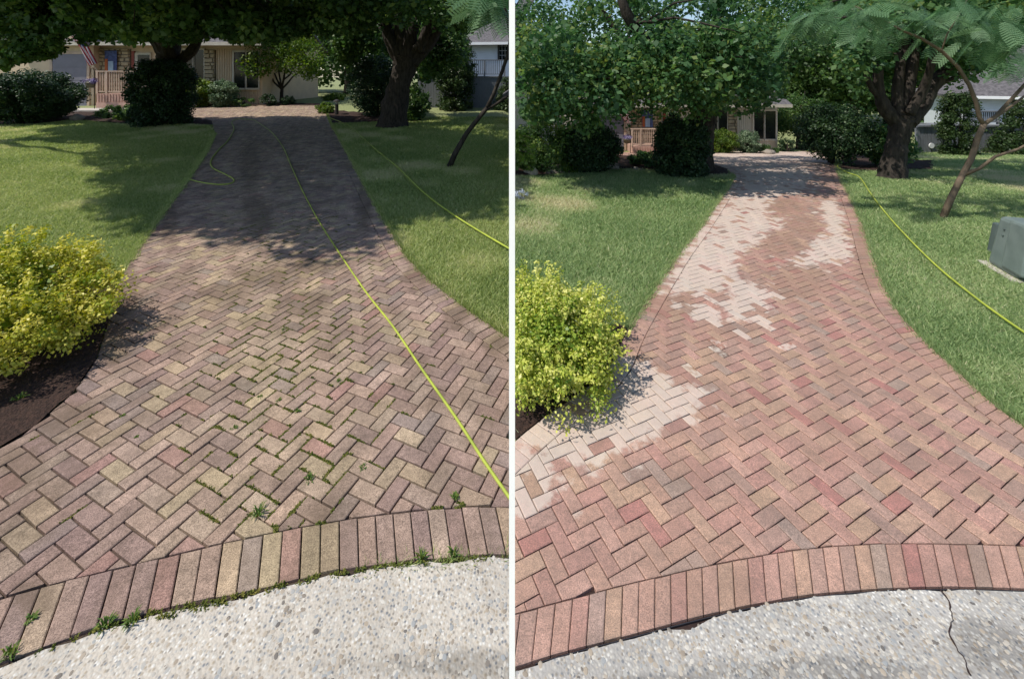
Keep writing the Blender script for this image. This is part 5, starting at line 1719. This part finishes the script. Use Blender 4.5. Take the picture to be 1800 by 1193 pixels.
# =================================================================== OBJECTS
# ------------------------------------------------------------------ hoses
def hose(label, px_path, r, lift, mat=None):
    pts = [P(x, y, lift) for x, y in px_path]
    # Catmull-Rom through the points
    out = []
    n = len(pts)
    for i in range(n - 1):
        p0, p1, p2, p3 = pts[max(i - 1, 0)], pts[i], pts[i + 1], pts[min(i + 2, n - 1)]
        for j in range(10):
            t = j / 10
            v = 0.5 * ((2 * p1) + (p2 - p0) * t + (2 * p0 - 5 * p1 + 4 * p2 - p3) * t * t + (3 * p1 - p0 - 3 * p2 + p3) * t ** 3)
            v.z = float(zg(v.x, v.y)) + lift
            out.append(v)
    out.append(pts[-1])
    mb_ = MB().tube(out, r, 8)
    return tag(mb_.build('garden_hose', mat or M['hose'], None, True), label, 'hose')
hose('yellow-green hose stretched down the middle of the weedy driveway', [(448, 214), (458, 220), (478, 235), (497, 260), (510, 290), (530, 335), (556, 385), (590, 440), (640, 515), (690, 580), (740, 655), (800, 742), (850, 820), (897, 889)], 0.0092, 0.038)
hose('thin hose looping at the left edge of the weedy driveway', [(448, 213), (420, 211), (408, 216), (411, 230), (400, 250), (385, 265), (371, 285), (374, 298), (395, 309), (410, 318), (408, 325), (390, 328), (365, 326), (345, 322), (331, 318)], 0.013, 0.042)
hose('hose lying across the shaded lawn right of the weedy driveway', [(577, 209), (600, 218), (620, 228), (640, 248), (670, 275), (700, 300), (745, 345), (790, 380), (840, 413), (898, 448)], 0.0125, 0.068)
hose('yellow-green hose lying across the lawn right of the washed driveway', [(1418, 268), (1445, 272), (1465, 279), (1474, 290), (1473, 298), (1490, 308), (1510, 316), (1530, 345), (1560, 385), (1600, 430), (1650, 480), (1710, 530), (1760, 568), (1810, 603)], 0.0105, 0.062)

# ------------------------------------------------------------------ bollard path lights
def path_light(label, px, h, k):
    b = P(*px)
    root = empty('path_light', b, label, 'path light')
    MB().tube([b, b + Vector((0, 0, h * 0.7))], [0.085 * k, 0.075 * k], 12).build('post', M['dark_metal'], root)
    MB().tube([b + Vector((0, 0, h * 0.7)), b + Vector((0, 0, h * 0.88))], [0.05 * k, 0.05 * k], 10).build('lens', M['frame'], root)
    MB().tube([b + Vector((0, 0, h * 0.86)), b + Vector((0, 0, h * 0.92)), b + Vector((0, 0, h))], [0.17 * k, 0.15 * k, 0.03 * k], 14).build('cap', M['dark_metal'], root)
path_light('dark bollard path light at the top of the weedy driveway', (592, 203), 0.75, 1.0)
path_light('dark bollard path light at the top of the washed driveway', (1490, 287), 0.5, 0.7)

# ------------------------------------------------------------------ utility box on the right lawn
def utility_box():
    b = P(1772, 492)
    rz = math.radians(-52)
    root = empty('transformer_box', b, 'green metal utility transformer box on the right lawn', 'utility box')
    ca, sa = math.cos(rz), math.sin(rz)
    # local frame: u along the front, v into the box
    A, B = P(1733, 466, 0.0), P(1786, 497, 0.0)
    u = Vector((B.x - A.x, B.y - A.y, 0)); wlen = u.length; u.normalize()
    v = Vector((-u.y, u.x, 0))
    if v.x < 0: v = -v
    base = A
    def pt(a, c, z): return base + u * a + v * c + Vector((0, 0, z))
    wl, dp, H = wlen, 0.75, 0.62
    t = 0.10                                               # how far the front leans back
    mb = MB()
    # pad
    pad = MB().add([pt(-.06, -.06, 0), pt(wl + .06, -.06, 0), pt(wl + .06, dp + .06, 0), pt(-.06, dp + .06, 0), pt(-.06, -.06, .035), pt(wl + .06, -.06, .035), pt(wl + .06, dp + .06, .035), pt(-.06, dp + .06, .035)],
                   [(4, 5, 6, 7), (0, 1, 5, 4), (1, 2, 6, 5), (2, 3, 7, 6), (3, 0, 4, 7)])
    pad.build('pad', M['slab'], root)
    z0, zs = 0.030, 0.032
    cab = MB()
    cab.add([pt(0.0, 0.0, zs + .004), pt(wl, 0.0, zs + .004), pt(wl, dp, zs + .004), pt(0.0, dp, zs + .004), pt(0.03, t, H), pt(wl - .02, t, H), pt(wl - .02, dp - .03, H), pt(0.03, dp - .03, H)],
            [(3, 2, 1, 0), (4, 5, 6, 7), (0, 1, 5, 4), (1, 2, 6, 5), (2, 3, 7, 6), (3, 0, 4, 7)])
    cab.build('cabinet', M['util_green'], root, bevel=0.045)
    # raised door hood on the front, overlapping the top
    hd = MB()
    a0, a1 = wl * 0.50, wl + 0.10
    hd.add([pt(a0, -.010, zs + .05), pt(a1, -.010, zs + .05), pt(a1, .3, zs + .05), pt(a0, .3, zs + .05), pt(a0 + .02, t - .03, H + .015), pt(a1 - .02, t - .03, H + .015), pt(a1 - .02, dp * .8, H + .015), pt(a0 + .02, dp * .8, H + .015)],
           [(3, 2, 1, 0), (4, 5, 6, 7), (0, 1, 5, 4), (1, 2, 6, 5), (2, 3, 7, 6), (3, 0, 4, 7)])
    hd.build('door', M['util_green'], root, bevel=0.03)
    bolt = MB()
    for z in (0.42, 0.49):
        f = (z - zs) / (H - zs)
        c = pt(wl * 0.36, t * f - 0.004, z)
        bolt.tube([c, c - v * 0.012], 0.008, 8)
    bolt.build('bolt', M['util_dark'], root)
    # narrow meter pedestal behind
    pd = MB()
    q0 = P(1733, 443)
    def p2(a, c, z): return q0 + u * a + v * c + Vector((0, 0, z))
    pd.add([p2(0, 0, 0), p2(.12, 0, 0), p2(.12, .22, 0), p2(0, .22, 0), p2(.02, .05, .40), p2(.11, .05, .40), p2(.11, .20, .40), p2(.02, .20, .40)],
           [(4, 5, 6, 7), (0, 1, 5, 4), (1, 2, 6, 5), (2, 3, 7, 6), (3, 0, 4, 7)])
    o = pd.build('utility_pedestal', M['util_dark'], None, bevel=0.012)
    tag(o, 'narrow grey utility pedestal behind the green transformer box', 'utility pedestal')
utility_box()

# ------------------------------------------------------------------ rocks in the beds
def rock(label, px, wpx, hpx):
    b = P(*px)
    s = F / b.y
    r, h = wpx / 2 / s, hpx / s
    vs, fs = [], []
    nu, nv = 12, 7
    for j in range(nv + 1):
        t = j / nv * math.pi
        for i in range(nu):
            a = 2 * math.pi * i / nu
            k = 1 + 0.18 * math.sin(3 * a + px[0]) * math.sin(t) + 0.12 * math.sin(5 * t + a * 2 + px[1])
            vs.append((b.x + r * k * math.sin(t) * math.cos(a), b.y + r * 0.8 * k * math.sin(t) * math.sin(a), b.z + h * 0.4 + h * 0.6 * k * math.cos(t)))
    for j in range(nv):
        for i in range(nu):
            fs.append((j * nu + i, (j + 1) * nu + i, (j + 1) * nu + (i + 1) % nu, j * nu + (i + 1) % nu))
    tag(MB().add(vs, fs).build('rock', M['rock'], None, True), label, 'rock')
rock('round pale rock in the bed before the right dark shrub', (1077, 299), 22, 13)
rock('small pale rock right of the round rock in the right bed', (1118, 300), 10, 7)
rock('tiny pale rock beside the small rock in the right bed', (1127, 301), 8, 5)
rock('dark squarish rock under the spruce beside the white divider', (934, 309), 24, 18)
rock('large weathered rock under the window beyond the washed driveway', (1352, 272), 20, 9)
rock('pale rock in the shaded bed before the left porch', (136, 213), 20, 12)
rock('small rock at the foot of the left clipped yew', (335, 214), 12, 6)

# low dry-stone edge behind the right lawn
root = empty('stone_edging', P(990, 306), 'low dry-laid stone edging behind the right lawn', 'stone edging')
for row in range(3):
    x = 958 + row * 3
    while x < 1050:
        w_ = random.uniform(9, 18)
        p = P(x + w_ / 2, 306.5 - (x - 958) * 0.055)
        s = F / p.y
        m_ = MB().box((p.x, p.y + 0.05 * row, p.z + 0.035 + row * 0.066), (w_ / s * 0.94, 0.16, 0.06), random.uniform(-0.08, 0.08))
        m_.build('stone', M['rock'], root, bevel=0.012)
        x += w_

# ------------------------------------------------------------------ weeds and moss
def tuft_arrays(c, n, h, spread, wd=0.004):
    a = RNG.uniform(0, 6.28, n)
    r = RNG.random(n) * spread * 0.4
    bx, by = c.x + np.cos(a) * r, c.y + np.sin(a) * r
    hh = h * RNG.uniform(0.4, 1.0, n)
    tx, ty = c.x + np.cos(a) * (r + spread * RNG.random(n)), c.y + np.sin(a) * (r + spread * RNG.random(n))
    sx, sy = -np.sin(a) * wd, np.cos(a) * wd
    z = c.z
    b1 = np.stack([bx + sx, by + sy, np.full(n, z)], 1); b2 = np.stack([bx - sx, by - sy, np.full(n, z)], 1)
    m1 = np.stack([(bx + tx) / 2 - sx, (by + ty) / 2 - sy, z + hh * 0.8], 1); m2 = np.stack([(bx + tx) / 2 + sx, (by + ty) / 2 + sy, z + hh * 0.8], 1)
    t1 = np.stack([tx - sx * .2, ty - sy * .2, z + hh * 0.75], 1); t2 = np.stack([tx + sx * .2, ty + sy * .2, z + hh * 0.75], 1)
    return np.concatenate([np.stack([b1, b2, m1, m2], 1), np.stack([m2, m1, t1, t2], 1)])
weeds = [((455, 912), 0.055, 'grassy weed at the front middle of the weedy driveway'), ((545, 852), 0.04, 'dark leafy weed growing above the grassy front weed'), ((523, 730), 0.03, 'small dark weed halfway up the weedy driveway, lowest of the close group'),
         ((412, 760), 0.028, 'weed tuft left of the halfway weeds on the weedy driveway'), ((490, 710), 0.028, 'weed tuft just above the halfway weeds'), ((458, 705), 0.026, 'leftmost of the three close weeds halfway up'),
         ((595, 675), 0.024, 'lone weed near the hose on the weedy driveway'), ((498, 585), 0.026, 'upper weed tuft in the middle of the weedy driveway'), ((525, 535), 0.022, 'highest small weed before the shade line'),
         ((638, 830), 0.030, 'yellowish weed tuft left of the hose near the front'), ((800, 885), 0.035, 'tall yellow weed sprig beside the hose at the front course'),
         ((187, 1110), 0.05, 'mossy tuft at the front course above the concrete'), ((232, 1105), 0.05, 'second mossy tuft in the front course gap'), ((18, 1165), 0.05, 'yellowish tuft at the lower left corner of the concrete'), ((55, 1100), 0.03, 'small tuft between two front course bricks at far left'),
         ((740, 992), 0.045, 'green weed clump on the concrete edge at the front course'), ((797, 985), 0.04, 'weed clump right of the green concrete-edge weed'), ((35, 708), 0.06, 'young green seedling in the mulch below the yellow bush'), ((215, 738), 0.02, 'tiny weed in the pavers near the mulch bed'), ((240, 775), 0.018, 'tiny dark weed below the tiny mulch-side weed')]
for (px_, py_), h, lab in weeds:
    c = P(px_, py_, 0.022)
    q = tuft_arrays(c, 30, h * 0.8, h * 0.85, 0.003)
    o = np_mesh('weed', q.reshape(-1, 3), 4, M['weed'], None, np.clip(RNG.normal(0.45, 0.22, len(q)), 0, 1), origin=c)
    o.location = c
    tag(o, lab, 'weed')

# moss and seedlings along the joints, thickest up the middle of the weedy drive and along the front course
q, vv = [], []
def add_moss(pts, h, sp, n, wd=0.004):
    for p in pts:
        a_ = tuft_arrays(p, n, h * random.uniform(0.5, 1.2), sp, wd)
        q.append(a_); vv.append(np.clip(RNG.normal(0.45, 0.25) + RNG.normal(0, 0.15, len(a_)), 0, 1))
mid = []
for poly, c, cut, a_, A in BR_L:
    u, v = proj((c[0], c[1], 0.0))
    if not (0 < u < 895 and 380 < v < 1050): continue
    wgt = math.exp(-((u - (505 + (v - 700) * 0.02)) / 120.0) ** 2) * (0.75 if v > 550 else 0.3) + 0.03
    for i in range(len(poly)):
        if random.random() < wgt * 0.95:
            p0, p1 = poly[i], poly[(i + 1) % len(poly)]
            t0_, t1_ = sorted((random.random(), random.random()))
            for t in np.arange(t0_, t1_, 0.035):
                x_, y_ = p0[0] + (p1[0] - p0[0]) * t, p0[1] + (p1[1] - p0[1]) * t
                ox, oy = x_ - c[0], y_ - c[1]
                l_ = math.hypot(ox, oy) or 1
                mid.append(Vector((x_ + ox / l_ * 0.004, y_ + oy / l_ * 0.004, float(zg(x_, y_)) + 0.018)))
add_moss(mid, 0.017, 0.014, 9, 0.003)
fr_ = [p for p in POLY['L']['f_out'] if -2.6 < p.x < -0.03]
edge_pts = []
for p in resample(fr_, 0.012):
    u, v = proj((p.x, p.y, 0))
    wgt = 0.25 + 0.75 * math.exp(-((u - 345) / 60) ** 2) + 0.3 * (150 < u < 760)
    if random.random() < wgt:
        edge_pts.append(Vector((p.x, p.y - 0.010 - 0.03 * random.random() * (1 if 290 < u < 410 else 0.3), 0.020)))
add_moss(edge_pts, 0.020, 0.016, 12, 0.003)
o = np_mesh('joint_moss', np.concatenate(q).reshape(-1, 3), 4, M['moss'], None, np.concatenate(vv))
tag(o, 'moss and seedlings in the joints of the weedy driveway', 'moss', kind='stuff')

# ------------------------------------------------------------------ white divider added between the two yards, standing in for a blank gap
x_, y_ = 0.0066, 0.95
sec = [(-x_, y_), (x_, y_ - 0.016), (x_, y_ + 0.02), (-x_, y_ + 0.02)]
mb = MB().add([(a, b, z) for z in (-0.03, 2.46) for a, b in sec], [(3, 2, 1, 0), (4, 5, 6, 7), (0, 1, 5, 4), (1, 2, 6, 5), (2, 3, 7, 6), (3, 0, 4, 7)])
post = mb.build('white_divider', M['white_paint'], None)
tag(post, 'slim white divider post added for the blank gap between the two driveways', 'post')
